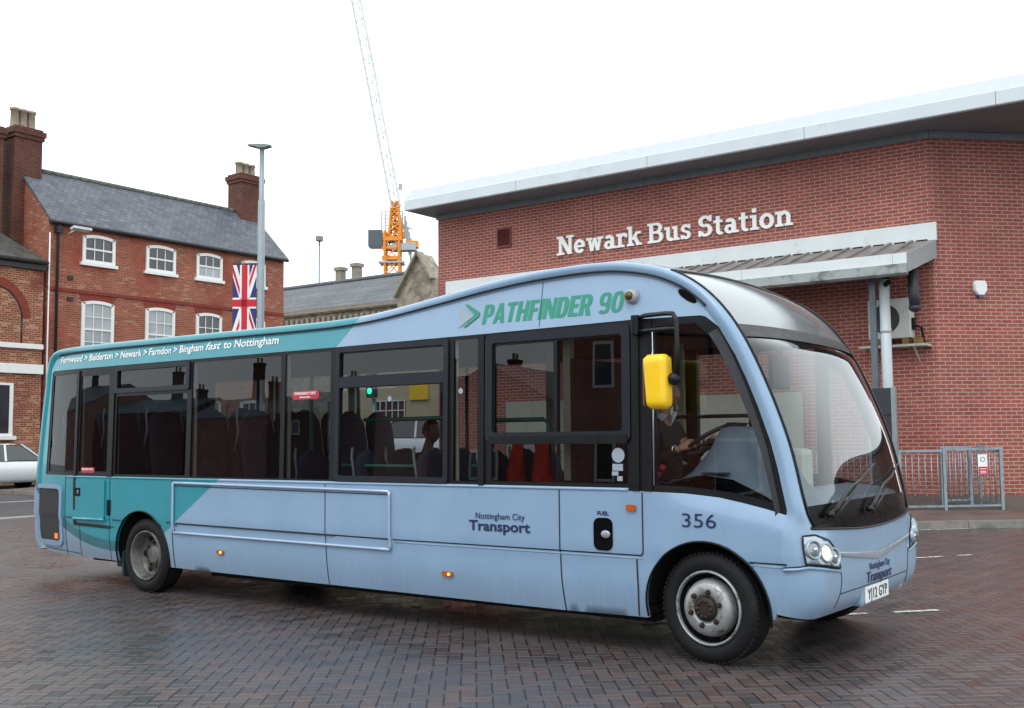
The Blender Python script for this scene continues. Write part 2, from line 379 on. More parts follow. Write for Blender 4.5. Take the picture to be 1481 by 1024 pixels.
# worn white bay lines
g = MB()
def ln(a, b, w=.075):
    a, b = Vector((*a, .005)), Vector((*b, .005)); d = (b-a).normalized(); n = Vector((-d.y, d.x, 0))*w/2
    k = max(2, int((b-a).length/.22)); 
    for q in range(k):
        if random.random() < .1: continue
        s = a+(b-a)*((q+random.uniform(.0, .05))/k); e = a+(b-a)*((q+1-random.uniform(0, .06))/k); g.add([s-n, e-n, e+n, s+n], [(0, 1, 2, 3)], False)
ln((-1.2, 1.2), (.70, 3.28)); ln((-.70, 7.33), (-.15, 8.13), .07); ln((-2.1, 11.22), (-1.15, 12.25), .06)
struct(g.build('road_markings', M_white_paint))
# higher street beyond the end of the bus station
g = MB(); g.add([(-32.8, 15.5, .008), (-15.2, 15.5, .008), (-15.2, 19, .58), (-32.8, 19, .58), (-32.8, 34, .6), (-15.2, 34, .6)], [(0, 1, 2, 3), (3, 2, 5, 4)], False)
struct(g.build('rising_road', M_asph))

# ------------------------------------------------------------------ bus
W = 2.46
CP = [(-8.69, .33), (-8.775, .43), (-8.80, .6), (-8.80, 1.1), (-8.745, 1.6), (-8.67, 2.1), (-8.60, 2.42), (-8.52, 2.58), (-8.40, 2.66), (-8.1, 2.69), (-7.3, 2.698), (-5.6, 2.694), (-4.3, 2.688), (-3.6, 2.694), (-3.1, 2.727), (-2.457, 2.806), (-2.0, 2.866), (-1.58, 2.907), (-1.18, 2.926), (-.89, 2.926), (-.646, 2.905), (-.352, 2.838), (-.1, 2.717), (.113, 2.532), (.291, 2.278), (.46, 1.917), (.597, 1.536), (.682, 1.165), (.725, .97), (.775, .85), (.795, .72), (.80, .6), (.79, .50), (.765, .42), (.72, .355)]
def catmull(P, step):
    P = [Vector(p) for p in P]; P = [P[0]*2-P[1]]+P+[P[-1]*2-P[-2]]; o = []
    for i in range(1, len(P)-2):
        a, b, c, d = P[i-1:i+3]; k = max(2, int((c-b).length/step))
        for q in range(k):
            t = q/k; o.append(.5*((2*b)+(c-a)*t+(2*a-5*b+4*c-d)*t*t+(3*b-a-3*c+d)*t**3))
    return o+[P[-2]]
CC = catmull(CP, .045); NC = len(CC)
CN = []
for i in range(NC):
    d = (CC[min(i+1, NC-1)]-CC[max(i-1, 0)]).normalized(); nn_ = Vector((-d.y, d.x))
    if (CC[i].x > 0 or CC[i].x < -8.2) and CC[i].y < .75: nn_ = Vector((nn_.x, max(nn_.y, -.12))).normalized()
    CN.append(nn_)
FRONT0 = max(range(NC), key=lambda i: CC[i].y)          # index of the highest point of the roof
def idx(z=None, x=None):
    if z is not None: return min(range(FRONT0, NC), key=lambda i: abs(CC[i].y-z))
    return min((i for i in range(NC) if CC[i].y > 2.4), key=lambda i: abs(CC[i].x-x))
def ss(a, b, x): t = min(1, max(0, (x-a)/(b-a))); return t*t*(3-2*t)
def rad(i):
    x, z = CC[i]
    if x > 0 and z < 1.15: return .10+.12*ss(1.12, .82, z)
    if x < -8.2: return .10+.06*ss(2.7, 2.2, z)
    return .10
def bulge(i):
    x, z = CC[i]
    if x < -8: return .05
    if i < FRONT0: return .045
    if z > 2.3: return .045
    return .045-.03*ss(2.0, .9, z)
WL = [(-.55, 1.188), (-.15, 1.178), (.1, 1.155), (.28, 1.122), (.45, 1.085), (.605, 1.045), (.72, .97)]
def tuck(x, z):
    t = .0
    if z > 1.2: t += (z-1.2)*.018
    if z > 2.44: t += (z-2.44)*.16
    if z < .719: t += .012+.05*((.719-z)/.45)**2
    if x < -7.6: t += .10*((-7.6-x)/1.2)**2
    if x > -.55:
        zw = 1.188
        for (xa, za), (xb, zb_) in zip(WL, WL[1:]):
            if xa <= x <= xb: zw = za+(zb_-za)*(x-xa)/(xb-xa)
        if x > WL[-1][0]: zw = WL[-1][1]
        t += .045*ss(-.55, .1, x)*ss(zw-.10, zw+.015, z)
    return t
def corner(i, k, n=6, side=1):
    """k of n around the edge roll; 0 is on the side, n on the roof or front"""
    a = pi/2*k/n; r = rad(i); p = CC[i]-CN[i]*r*(1-sin(a)); y = r*(1-cos(a))+tuck(p.x, p.y)*(1-sin(a)) + 0
    y += bulge(i)*0
    return Vector((p.x, y if side > 0 else W-y, p.y))
def front_pt(i, y, off=0.):
    r = rad(i); hw = W/2-r; t = (y-W/2)/hw; z_ = CC[i].y; k_ = ss(.75, 1.0, z_)*ss(2.31, 2.2, z_) if i > FRONT0 else 0.
    b = bulge(i)*(1-t*t)*(1-k_)+.085*(1-abs(t)**4.2)*k_+off; p = CC[i]+CN[i]*b
    return Vector((p.x, y, p.y))
def surf(z, w, off=0.):
    """point on the front corner: w is the distance round from the flat side"""
    f = None
    for i in range(FRONT0, NC-1):
        if CC[i].y >= z >= CC[i+1].y: f = i; break
    i = f; r = rad(i); q = (CC[i].y-z)/(CC[i].y-CC[i+1].y)
    def at(j):
        rr = rad(j); arc = rr*pi/2
        if w <= arc:
            a = w/rr; p = CC[j]-CN[j]*rr*(1-sin(a)); return Vector((p.x, rr*(1-cos(a)), p.y))+Vector((CN[j].x*sin(a), -cos(a), CN[j].y*sin(a)))*off
        return front_pt(j, rr+w-arc, off)
    return at(i).lerp(at(i+1), q)
def sheetC(i0, i1, off=0., ny=24, y0=None, y1=None):
    P = []
    for i in range(i0, i1+1):
        a = rad(i) if y0 is None else y0; b = W-rad(i) if y1 is None else y1
        P.append([front_pt(i, a+(b-a)*j/ny, off) for j in range(ny+1)])
    return P
def sideP(x, z): return (x, tuck(x, z), z)
def sideL(x, z): return (x, W-tuck(x, z), z)
def offs(k, dd=0.): return lambda x, z: (x, tuck(x, z)+dd, z) if k > 0 else (x, W-tuck(x, z)-dd, z)

def paint_mat():
    b = NB('two_tone_bus_paint'); o = b.obj(); p = b.sep(o); x, y, z = p[0], p[1], p[2]
    up = b.mt('GREATER_THAN', z, 1.6)
    lineU = b.mt('ADD', -3.651, b.mt('MULTIPLY', b.mt('SUBTRACT', z, 2.442), 1.065)); lineL = b.mt('ADD', -5.95, b.mt('MULTIPLY', b.mt('SUBTRACT', z, .774), 1.561))
    line = b.mt('ADD', b.mt('MULTIPLY', up, lineU), b.mt('MULTIPLY', b.mt('SUBTRACT', 1., up), lineL))
    teal = b.mt('LESS_THAN', x, line)
    # swoosh low at the back: pale below, a darker band above it
    dx = b.mt('SUBTRACT', -7.0, x); zc = b.mt('ADD', .40, b.mt('MULTIPLY', b.mt('POWER', b.mt('MAXIMUM', dx, 0.), 2.2), .19))
    low = b.mt('LESS_THAN', z, zc); band = b.mt('MULTIPLY', b.mt('LESS_THAN', z, b.mt('ADD', zc, .11)), b.mt('LESS_THAN', x, -6.9))
    c = b.mix(teal, lin('#829fbd'), lin('#0d8595')); c = b.mix(b.mt('MULTIPLY', band, teal), c, lin('#11606f')); c = b.mix(b.mt('MULTIPLY', low, b.mt('LESS_THAN', x, -6.9)), c, lin('#788ea5'))
    n = b.noise(o, 2.2, 7, .6); c = b.mix(1., c, b.ramp(n, [(.3, .93), (.7, 1.04)]), 'MULTIPLY')
    # road grime that collects along the skirts, streaky
    st = b.n('ShaderNodeMapping'); b.put(st.inputs[0], o); st.inputs['Scale'].default_value = (24, 1, 1.5); streak = b.noise(st.outputs[0], 1.4, 6, .65)
    g = b.mt('ADD', b.mt('MULTIPLY', b.mt('SUBTRACT', .62, z), 1.6), b.mt('MULTIPLY', b.mt('SUBTRACT', streak, .5), .6))
    c = b.mix(b.ramp(g, [(.15, 0.), (.75, .38)]), c, lin('#5d6068'))
    sp = b.noise(o, 42, 5, .75); c = b.mix(b.ramp(sp, [(.70, 0.), (.76, .4)]), c, lin('#4b525d'))
    rough = b.ramp(b.noise(o, 5, 5), [(.3, .26), (.7, .4)])
    return b.pbr(c, rough, 0, b.bump(b.noise(o, 1.7, 2), .06, .02), .5, .55, .05)
M_paint = paint_mat()
def glass_mat(name, tint, extra=0., wave=.02, rough=0., k=.9):
    b = NB(name); lw = b.n('ShaderNodeLayerWeight'); lw.inputs[0].default_value = .5
    f = b.mt('ADD', .045+extra, b.mt('MULTIPLY', b.mt('POWER', lw.outputs['Facing'], 4.2), k))
    g = b.n('ShaderNodeBsdfGlossy'); g.inputs['Roughness'].default_value = rough; g.inputs['Color'].default_value = (.95, .97, 1, 1)
    if wave: b.put(g.inputs['Normal'], b.bump(b.noise(b.obj(), 1.1, 2), wave, .05))
    t = b.n('ShaderNodeBsdfTransparent'); t.inputs[0].default_value = lin(tint)
    m = b.n('ShaderNodeMixShader'); b.put(m.inputs[0], f); b.t.links.new(t.outputs[0], m.inputs[1]); b.t.links.new(g.outputs[0], m.inputs[2]); b.t.links.new(m.outputs[0], b.out.inputs[0])
    return b.m
M_glass = glass_mat('tinted_side_glass', '#949aa0', .0, .012, k=.6)
M_mid = glass_mat('light_side_glass', '#b4babf', .0, .012, k=.6)
M_near = glass_mat('nearside_side_glass', '#cdd2d5', .02, 0)
M_clear = glass_mat('clear_front_glass', '#dfe6e8', .0, .03, k=1.05)
M_cab = glass_mat('cab_side_glass', '#d2d8db', .0, .012, k=.6)
M_dome = glass_mat('roof_dome_glass', '#c3cace', .10, .05, .12, k=.75)
nt_ = M_dome.node_tree; mxs = [n for n in nt_.nodes if n.type == 'MIX_SHADER'][0]; tr_ = [n for n in nt_.nodes if n.type == 'BSDF_TRANSPARENT'][0]      # milky, weathered glazing
df_ = nt_.nodes.new('ShaderNodeBsdfDiffuse'); df_.inputs[0].default_value = lin('#b7bdc0'); m2_ = nt_.nodes.new('ShaderNodeMixShader'); m2_.inputs[0].default_value = .36
nt_.links.new(tr_.outputs[0], m2_.inputs[1]); nt_.links.new(df_.outputs[0], m2_.inputs[2]); nt_.links.new(m2_.outputs[0], mxs.inputs[1])
M_black = plain('black_rubber_frame', '#101217', .38, var=.25, sc=8, spec=.3)
M_gloss_black = plain('gloss_black_panel', '#08090b', .3, var=.2, spec=.12)
M_slate = plain('slate_window_frame', '#1b2029', .4, spec=.3, var=.15, sc=8)
M_under = plain('underbody_black', '#0a0a0b', .9)
M_seam = plain('panel_gap', '#1e252e', .8)
M_tyre = plain('tyre_rubber', '#0e0f12', .7, var=.25, sc=20, bump=.25, spec=.3, dirt=('#262629', 6, .55, .85))
M_steel = plain('worn_silver_wheel', '#9a9d9f', .4, .5, var=.15, sc=10, dirt=('#4a4038', 11, .52, .68), bump=.1)
M_rim = plain('rim_metal', '#6c6d6b', .5, .3, var=.2, sc=12, dirt=('#3c3631', 8, .45, .7))
M_rust = plain('greasy_hub', '#2c241f', .6, .3, var=.4, sc=30)
M_chrome = plain('chrome', '#d5d8da', .12, 1., var=.05)
M_silver = plain('silver_plastic', '#9aa5b0', .3, .35, var=.08)
M_amber = plain('amber_lens', '#d9711a', .2, var=.1, coat=.5, emit=lin('#ff7a10'), estr=.35)
M_amber_dull = plain('amber_lens_unlit', '#b0530f', .2, var=.15, coat=.5)
M_yellow = plain('yellow_mirror_plastic', '#f2c40a', .38, var=.04, sc=4, coat=.2, dirt=('#b5900c', 24, .62, .75))
M_navy = plain('navy_lettering', '#1e2650', .4, var=.05)
M_green_text = plain('green_lettering', '#1b8670', .4, var=.05)
M_white = plain('white_vinyl', '#e8ecec', .45, var=.04)
M_grey_vinyl = plain('grey_vinyl', '#93a0ae', .4, var=.05)
M_red = plain('red_vinyl', '#b8203a', .4, var=.06)
M_seat = plain('dark_moquette', '#343b4a', .85, var=.35, sc=40)
M_handle = plain('grey_seat_handle', '#8d9296', .4)
M_rail = plain('green_handrail', '#1d6b56', .35, coat=.3)
M_cream = plain('cream_lining', '#c9c0a2', .6, var=.08)
M_lining = plain('dark_lining', '#24272c', .7, var=.15)
M_ceil = plain('ceiling_lining', '#4b4e51', .6, var=.06)
M_floor = plain('bus_floor', '#33363c', .6, var=.2)
M_dash = plain('dashboard_plastic', '#66727d', .5, var=.08, sc=12)
M_dashdark = plain('dashboard_vents', '#22272c', .6)

bus = thing('bus', 'pale blue and teal single-decker bus with sloping curved windscreen crossing the paved yard', 'bus', (-4, W/2, 0))
def bpart(mb, name, mat, parent=None, label=None): return mb.build(name, mat, parent or bus, label=label)

# shell outline as seen from the side
in_ = [(CC[i]-CN[i]*rad(i)) for i in range(NC)]
FW, RW, WR = 0.0, -6.516, .385
def arch(xc, zc, R, n=26):      # from right to left over the top
    a0 = math.asin((.29-zc)/R); return [(xc+R*cos(a0+(pi-2*a0)*k/n), zc+R*sin(a0+(pi-2*a0)*k/n)) for k in range(n+1)]
AF = (-.01, .37, .485); AR = (-6.575, .385, .475)
seq = [tuple(p) for p in in_]
out = seq[::1]
zb = .275
aF = arch(*AF); aR = arch(*AR)
# closing line underneath, front to back
bottom = [(aF[0][0]+.02, .345)]+aF[1:-1]+[(aF[-1][0], zb)]+[(-1.2, .265), (-3.77, .275), (-5.2, .28)]+[(aR[0][0], .285)]+aR[1:-1]+[(aR[-1][0], .295), (-7.6, .305), (-8.35, .315), (-8.50, .335)]
outline = [p for p in out if p[1] > .36 or p[0] < -5]+bottom
pil = lambda z, d: tuple(CC[idx(z=z)]-CN[idx(z=z)]*(rad(idx(z=z))+d))
band = [(-8.515, 1.215), (-8.44, 2.40), (-8.40, 2.425), (-3.7, 2.43), (-1.95, 2.44), (-.55, 2.455), (-.02, 2.45), (.02, 2.44)]
fr = [pil(z, .0) for z in (2.40, 2.2, 2.0, 1.8, 1.6, 1.4, 1.25, 1.12)]
band += fr+[(.605, 1.045), (.45, 1.085), (.28, 1.122), (.10, 1.155), (-.15, 1.178), (-.45, 1.188), (-3.7, 1.195)]
band = [(max(p[0], p[0]), p[1]) for p in band]
shell = MB()
put_sheet(shell, outline, [band], sideP, .07, .035, (0, 1, 0))
put_sheet(shell, outline, [band], sideL, .12, .035, (0, -1, 0))
for s in (1, -1):
    shell.grid([[corner(i, k, 6, s) for k in range(7)] for i in range(NC)])
iA, iB = idx(x=-.30), idx(z=2.345)
iDome0 = min(range(FRONT0, NC), key=lambda i: abs(CC[i].x+.26))
iC0, iC1 = idx(z=2.335), idx(z=2.292); iW1 = idx(z=1.13); iP0 = idx(z=.955); iBump = idx(z=.72)
shell.grid(sheetC(0, iDome0))
bpart(shell, 'body_shell', M_paint)
# second skin lining the inside so paint never shows through the windows
ln_ = MB()
lo = [(-8.55, .9), (-8.5, 1.19), (-.35, 1.17), (.0, 1.14), (.5, 1.04), (.55, .93), (-.45, .9)]
put_sheet(ln_, lo, [], offs(1, .045), .3, 0); put_sheet(ln_, lo, [], offs(-1, .045), .3, 0)
bpart(ln_, 'side_lining', M_lining)
cl = MB(); cl.grid([[front_pt(i, .11+(W-.22)*j/8, -.07) for j in range(9)] for i in range(idx(x=-8.2), iDome0+1)])
for s in (1, -1): cl.grid([[Vector((CC[i].x, (.06 if s > 0 else W-.06)+tuck(CC[i].x, 2.5)*s, 2.42 + (CC[i].y-.10-2.42)*k)) for k in (0, 1)] for i in range(idx(x=-8.2), idx(x=-.36))])
bpart(cl, 'ceiling', M_ceil)
fl = MB(); fl.box(-8.55, .5, .70, -4.9, W-.5, .74); fl.box(-4.9, .06, .34, -.62, W-.06, .37); fl.box(-.62, .5, .62, .55, 1.3, .66); fl.box(-.62, 1.3, .34, .6, W-.06, .37); fl.box(-4.92, .06, .37, -4.9, W-.06, .74)
bpart(fl, 'floor', M_floor)
ub = MB(); ub.box(-8.45, .2, .32, -7.08, W-.2, .55); ub.box(-7.08, .42, .32, -6.08, W-.42, .6); ub.box(-6.08, .13, .285, -.52, W-.13, .335); ub.box(-5.95, .45, .17, -.65, W-.45, .29); ub.box(-8.2, .5, .2, -7.2, W-.5, .33); ub.box(-.52, .42, .3, .48, W-.42, .6); ub.box(.48, .2, .335, .68, W-.2, .5)  # the deep middle box is added to stop light passing under the bus
for xc in (RW-.06, 0):      # wheel wells
    for s in (1, -1):
        P = []
        for k in range(17):
            a = pi*k/16; P.append([Vector((xc+.52*cos(a), (yy if s > 0 else W-yy), .36+.52*sin(a))) for yy in (.09, .45)])
        ub.grid(P); ub.box(xc-.52, .45 if s > 0 else W-.45, .3, xc+.52, .47 if s > 0 else W-.47, .9)
for x in (-5.2, -3.2, -2.0): ub.box(x, .35, .2, x+.6, W-.35, .30, .04)
bpart(ub, 'underbody', M_under)
# arch lips
for s in (1, -1):
    for A in (AF, AR):
        lp = MB(); q = arch(A[0], A[1], A[2]-.008, 30); f = offs(s, -.004)
        lp.tube([f(*p) for p in q], .008, 6); bpart(lp, 'wheel_arch_trim', M_black)
# window frames and panes
gl = .014
panes = [('side_window', [(-8.455, 1.25), (-8.405, 2.365), (-7.87, 2.375), (-7.87, 1.25)]),
    ('door_window', [(-7.765, 1.26), (-7.765, 2.335), (-7.215, 2.335), (-7.215, 1.26)]),
    ('side_window', rrect(-7.06, 1.235, -5.83, 2.085, .02)), ('hopper_window', rrect(-7.045, 2.165, -5.835, 2.365, .025)),
    ('side_window', rrect(-5.755, 1.225, -4.405, 2.395, .02)), ('side_window', rrect(-4.345, 1.225, -3.735, 2.40, .02)),
    ('side_window', rrect(-3.605, 1.25, -2.375, 2.05, .03)), ('hopper_window', rrect(-3.60, 2.155, -2.38, 2.365, .025)),
    ('side_window', rrect(-2.275, 1.235, -2.02, 2.41, .02)),
    ('sliding_window', rrect(-1.845, 1.605, -1.265, 2.335, .02)), ('sliding_window', rrect(-1.225, 1.605, -.625, 2.345, .02)), ('side_window', rrect(-1.875, 1.24, -.605, 1.535, .02))]
dw = [(-.375, 1.235), (-.375, 2.395), (-.06, 2.395)]+[pil(z, .07) for z in (2.34, 2.2, 2.0, 1.8, 1.6, 1.4, 1.25, 1.15)]+[(.55, 1.115), (.4, 1.15), (.2, 1.19), (-.1, 1.222)]
panes.append(('driver_window', dw))
fm = MB(); put_sheet(fm, band, [p for _, p in panes], offs(1, .006), .09, .03)
bpart(fm, 'window_surround', M_black)
for nm, poly in panes:
    q = MB(); put_sheet(q, poly, [], offs(1, gl), .1, 0); bpart(q, nm, M_cab if nm == 'driver_window' else M_mid if poly in (panes[6][1], panes[8][1], panes[9][1]) else M_glass)
# raised slate frames round the opening windows and thin pillars
def frame2d(x0, z0, x1, z1, w, r=.03, dd=-.012, th=.03, bar=False):
    rf = MB(); put_sheet(rf, rrect(x0, z0, x1, z1, r), [rrect(x0+w, z0+w, x1-w, z1-w, r*.6)], offs(1, dd), .3, th)
    if bar: put_sheet(rf, [(x0+w-.004, 2.055), (x1-w+.004, 2.055), (x1-w+.004, 2.15), (x0+w-.004, 2.15)], [], offs(1, dd), .3, th)
    bpart(rf, 'opening_window_frame', M_slate)
frame2d(-3.655, 1.215, -2.325, 2.425, .048, bar=True)
frame2d(-1.93, 1.56, -.575, 2.425, .07, .04)
frame2d(-7.10, 2.12, -5.785, 2.415, .05)
for x0, x1, z0, z1 in ((-7.845, -7.795, .67, 2.40), (-7.19, -7.10, 1.2, 2.42), (-2.0, -1.945, 1.2, 2.43), (-.565, -.505, 1.19, 2.45), (-.47, -.40, 1.19, 2.45)):
    pb = MB(); put_sheet(pb, [(x0, z0), (x1, z0), (x1, z1), (x0, z1)], [], offs(1, -.008), .4, .02); bpart(pb, 'window_pillar', M_black)
hp = MB()
hp.tube([offs(1, -.002)(-.39, 1.23), offs(1, -.002)(-.39, 2.38)], .008, 6); bpart(hp, 'window_trim', M_chrome)
sb = MB(); put_sheet(sb, rrect(-1.262, 1.60, -1.228, 2.34, .01), [], offs(1, -.002), .3, .02); bpart(sb, 'sliding_window_track', M_black); sb = MB(); put_sheet(sb, rrect(-1.88, 1.537, -.60, 1.60, .012), [], offs(1, -.02), .3, .03)
bpart(sb, 'sliding_window_track', M_black)
# left side glazing
fm = MB()
lw_ = [rrect(a, 1.24, b, 2.38, .03) for a, b in ((-8.4, -7.3), (-7.2, -5.85), (-5.75, -4.4), (-4.3, -2.95), (-2.85, -1.5))]
dl = [rrect(-1.28, .5, -.72, 2.36, .03), rrect(-.62, .5, -.04, 2.36, .03)]
fm2 = [p for p in lw_]
put_sheet(fm, band, lw_+[rrect(-1.28, 1.24, -.72, 2.36, .03), rrect(-.62, 1.24, -.04, 2.36, .03)]+[[pil(z, .07) for z in (2.2, 1.8, 1.5, 1.25)]+[(.5, 1.14), (.06, 1.22), (.06, 2.2)]], offs(-1, .006), .25, .03)
bpart(fm, 'nearside_window_surround', M_black)
q = MB(); put_sheet(q, band, [], offs(-1, .014), .3, 0); bpart(q, 'nearside_glass', M_near)
# cream pillars on the inside
for x in (-8.42, -7.25, -5.8, -4.35, -2.9, -1.4): pc = MB(); pc.box(x-.05, W-.10, 1.1, x+.06, W-.06, 2.48, .01); bpart(pc, 'cream_pillar', M_cream)
for x in (-7.82, -7.14, -5.78, -4.37, -3.69, -2.31): pc = MB(); pc.box(x-.035, .06, 1.1, x+.045, .085, 2.48, .01); bpart(pc, 'cream_pillar', M_cream)
# front glazing and front panels
r_ = [rad(i) for i in range(NC)]
q = MB(); q.grid(sheetC(iDome0, iC0, -.004)); bpart(q, 'roof_dome', M_dome)
q = MB(); q.grid(sheetC(iC0, iC1, .006)); q.grid(sheetC(iC0-1, iC0, .004)); bpart(q, 'windscreen_bar', M_black)
q = MB(); q.grid(sheetC(iC1, iW1, -.004)); bpart(q, 'windscreen', M_clear)
for s in (1, -1): q = MB(); q.grid([[Vector(((CC[i]-CN[i]*(.02+(rad(i)+.06)*(1-k/4))).x, (.03+(rad(i)+.01)*k/4) if s > 0 else W-(.03+(rad(i)+.01)*k/4), (CC[i]-CN[i]*(.02+(rad(i)+.06)*(1-k/4))).y)) for k in range(5)] for i in range(idx(z=2.40), iP0)]); bpart(q, 'pillar_lining', M_lining)
q = MB(); q.grid(sheetC(iW1, iP0, -.004))
def black_z(y): return .962-.075*(1-abs((y-W/2)/(W/2-.11))**2.2)
yy_ = [.125+(W-.25)*j/32 for j in range(33)]
def fyz(y, z, off): 
    i = idx(z=z); j = i+1 if CC[i].y > z else i-1; k = (CC[i].y-z)/(CC[i].y-CC[j].y); return front_pt(i, y, off).lerp(front_pt(j, y, off), k)
q.grid([[fyz(y, .97+(black_z(y)-.97)*k/4, .006) for y in yy_] for k in range(5)]); bpart(q, 'windscreen_black_panel', M_gloss_black)
gk = MB()
for s in (1, -1):
    gk.tube([Vector((front_pt(i, rad(i)+.008, .004).x, (rad(i)+.008 if s > 0 else W-rad(i)-.008), front_pt(i, rad(i)+.008, .004).z)) for i in range(iDome0, iP0+1, 2)], .011, 6)
gk.tube([fyz(y, black_z(y), .004) for y in yy_], .008, 6)
gk.tube([front_pt(iDome0, rad(iDome0)+(W-2*rad(iDome0))*j/24, .0) for j in range(25)], .012, 6)
bpart(gk, 'windscreen_gasket', M_black)
q = MB(); q.grid(sheetC(iP0, iBump)); bpart(q, 'front_panel', M_paint)
q = MB(); q.grid(sheetC(iBump, NC-1)); bpart(q, 'bumper', M_paint)
# chrome V strip
def front_yz(y, z, off=0.): return surf(z, y-.22+.22*pi/2, off) if y > .22 else surf(z, y, off)
vs_ = []
for t in range(41):
    y = .40+(W-.80)*t/40; k = 1-abs(y-W/2)/(W/2-.40); zc = .775-.085*k**.8; vs_.append([front_yz(y, zc+.028*(.45+.55*k), .008), front_yz(y, zc, .016), front_yz(y, zc-.028*(.45+.55*k), .008)])
q = MB(); q.grid(vs_); bpart(q, 'front_trim_strip', M_silver)
# panel seams and mouldings
sm = MB()
def seam(pts, w=.010, dd=-.003, s=1, name='panel_gap', mat=None):
    sm = MB(); f = offs(s, dd)
    for a, b in zip(pts, pts[1:]):
        d = Vector((b[0]-a[0], b[1]-a[1])).normalized(); n = Vector((-d.y, d.x))*w/2
        k = max(1, int(math.dist(a, b)/.04))
        for j in range(k):
            p = [a[0]+(b[0]-a[0])*j/k, a[1]+(b[1]-a[1])*j/k]; e = [a[0]+(b[0]-a[0])*(j+1)/k, a[1]+(b[1]-a[1])*(j+1)/k]
            sm.add([f(p[0]-n.x, p[1]-n.y), f(e[0]-n.x, e[1]-n.y), f(e[0]+n.x, e[1]+n.y), f(p[0]+n.x, p[1]+n.y)], [(0, 1, 2, 3)], False)
    return bpart(sm, name, mat or M_seam)
seam([(-3.775, 1.185), (-3.775, .28)], .009); seam([(-1.213, 1.187), (-1.213, .50), (-1.2, .265)], .011); seam([(-.486, 1.181), (-.486, .75), (-.50, .72)], .011)
seam([(-.545, .718), (-.545, .5), (-.56, .28)], .013)
seam([(-5.98, .722), (-5.94, .722)], .014); seam([(-2.95, .722), (-.50, .722)], .014)
seam([(.335, .722), (.6, .722)], .014)
seam([(-6.03, 1.19), (-6.03, .29)], .012); seam([(-7.13, 1.2), (-7.13, .66), (-7.05, .66)], .010)
seam([(-7.845, .67), (-7.12, .655)], .035); seam([(-8.02, 1.19), (-8.02, .31)], .010); seam([(-7.72, .66), (-7.72, .31)], .008); seam([(-7.15, .64), (-7.15, .30)], .008)
seam([(-7.08, .74), (-6.92, .74)], .010); seam([(-6.12, .75), (-6.05, .75)], .012); seam([(-8.02, .74), (-7.86, .74)], .01)
seam([(-8.55, .37), (-7.75, .34)], .007); seam([(-1.4, 2.46), (-1.4, 2.84)], .005)
gi = [i for i in range(NC) if -8.3 < CC[i].x < .08 and CC[i].y > 2.4]
for s in (1, -1): gt = MB(); gt.tube([corner(i, 1, 6, s)+Vector((0, -.004*s, 0)) for i in gi], .009, 6); bpart(gt, 'roof_gutter', M_seam)
ml = MB()
def mould(pts, r, dd=-.004):
    f = offs(1, dd); ml.tube([f(*p) for p in dens(pts, .2)[:] if True][:] if False else [f(*p) for p in pts], r, 8)
for x0, x1 in ((-2.93, -.50),): mould([(x0+(x1-x0)*k/12, .703) for k in range(13)], .012, .006)
mould([(.33, .703), (.45, .703), (.58, .703)], .012, .006)
mould([(-8.0+k*.1, 1.197) for k in range(0, 75)], .014, .004)
bpart(ml, 'side_moulding', M_paint)
af = MB()
fr_ = [(-6.0, .652), (-2.975, .635), (-2.975, 1.135), (-6.0, 1.16)]
f = offs(1, -.012)
for a, b in zip(fr_, fr_[1:]+fr_[:1]):
    k = 14; af.tube([f(a[0]+(b[0]-a[0])*j/k, a[1]+(b[1]-a[1])*j/k) for j in range(k+1)], .014, 8)
bpart(af, 'advert_frame', plain('pale_frame', '#a2b4cc', .35, .3, var=.06))
seam([(-5.97, .745), (-3.0, .722)], .016, -.004); seam([(-5.97, 1.128), (-3.0, 1.106)], .008)
# emergency door handle, rear grille and little fittings
def plate(name, poly, mat, dd=-.008, th=.012, lab=None):
    q = MB(); put_sheet(q, poly, [], offs(1, dd), .05, th); return bpart(q, name, mat, None, lab)
dr = MB(); put_sheet(dr, rrect(-7.775, .75, -7.215, 1.175, .02), [], offs(1, -.016), .12, .02); bpart(dr, 'emergency_door', M_paint)
dm = MB(); dm.tube([offs(1, -.02)(x, .735) for x in (-7.8, -7.5, -7.2)], .016, 8); bpart(dm, 'door_moulding', M_paint)
h = plate('door_handle', rrect(-7.80, .985, -7.68, 1.075, .012), M_gloss_black, -.022)
hk = MB(); hk.box(-7.72, -.002, 1.01, -7.70, -.03, 1.05, .004); hk.build('catch', M_chrome, h)
def grille_mat():
    b = NB('engine_grille_mesh'); p = b.sep(b.obj()); w = b.mt('MULTIPLY', b.mt('SINE', b.mt('MULTIPLY', p[0], 300.)), b.mt('SINE', b.mt('MULTIPLY', p[2], 300.)))
    return b.pbr(b.ramp(w, [(.3, lin('#17181a')), (.7, lin('#26282a'))]), .6, 0, b.bump(w, .6, .01))
gr = plate('engine_grille', rrect(-8.77, .46, -8.13, 1.06, .06), grille_mat(), -.008)
gb = MB(); put_sheet(gb, rrect(-8.795, .40, -8.08, 1.10, .09), [rrect(-8.755, .46, -8.135, 1.055, .06)], offs(1, -.018), .05, .03); bpart(gb, 'grille_border', plain('grille_border_blue', '#7590ac', .35, coat=.3))
plate('air_intake', rrect(-8.585, 2.10, -8.535, 2.42, .025), M_gloss_black, -.004)
plate('side_repeater', rrect(-8.26, .48, -8.19, .545, .02), M_amber, -.02)
plate('warning_sticker', rrect(-8.665, 1.58, -8.615, 1.72, .01), M_red, -.004)
plate('vent_slot', rrect(-7.175, .785, -7.11, .955, .015), M_gloss_black, -.008)
plate('marker_lamp', rrect(-2.405, .448, -2.29, .49, .018), M_amber_dull, -.02); plate('marker_lamp', rrect(-5.32, .468, -5.215, .508, .018), M_amber_dull, -.02)
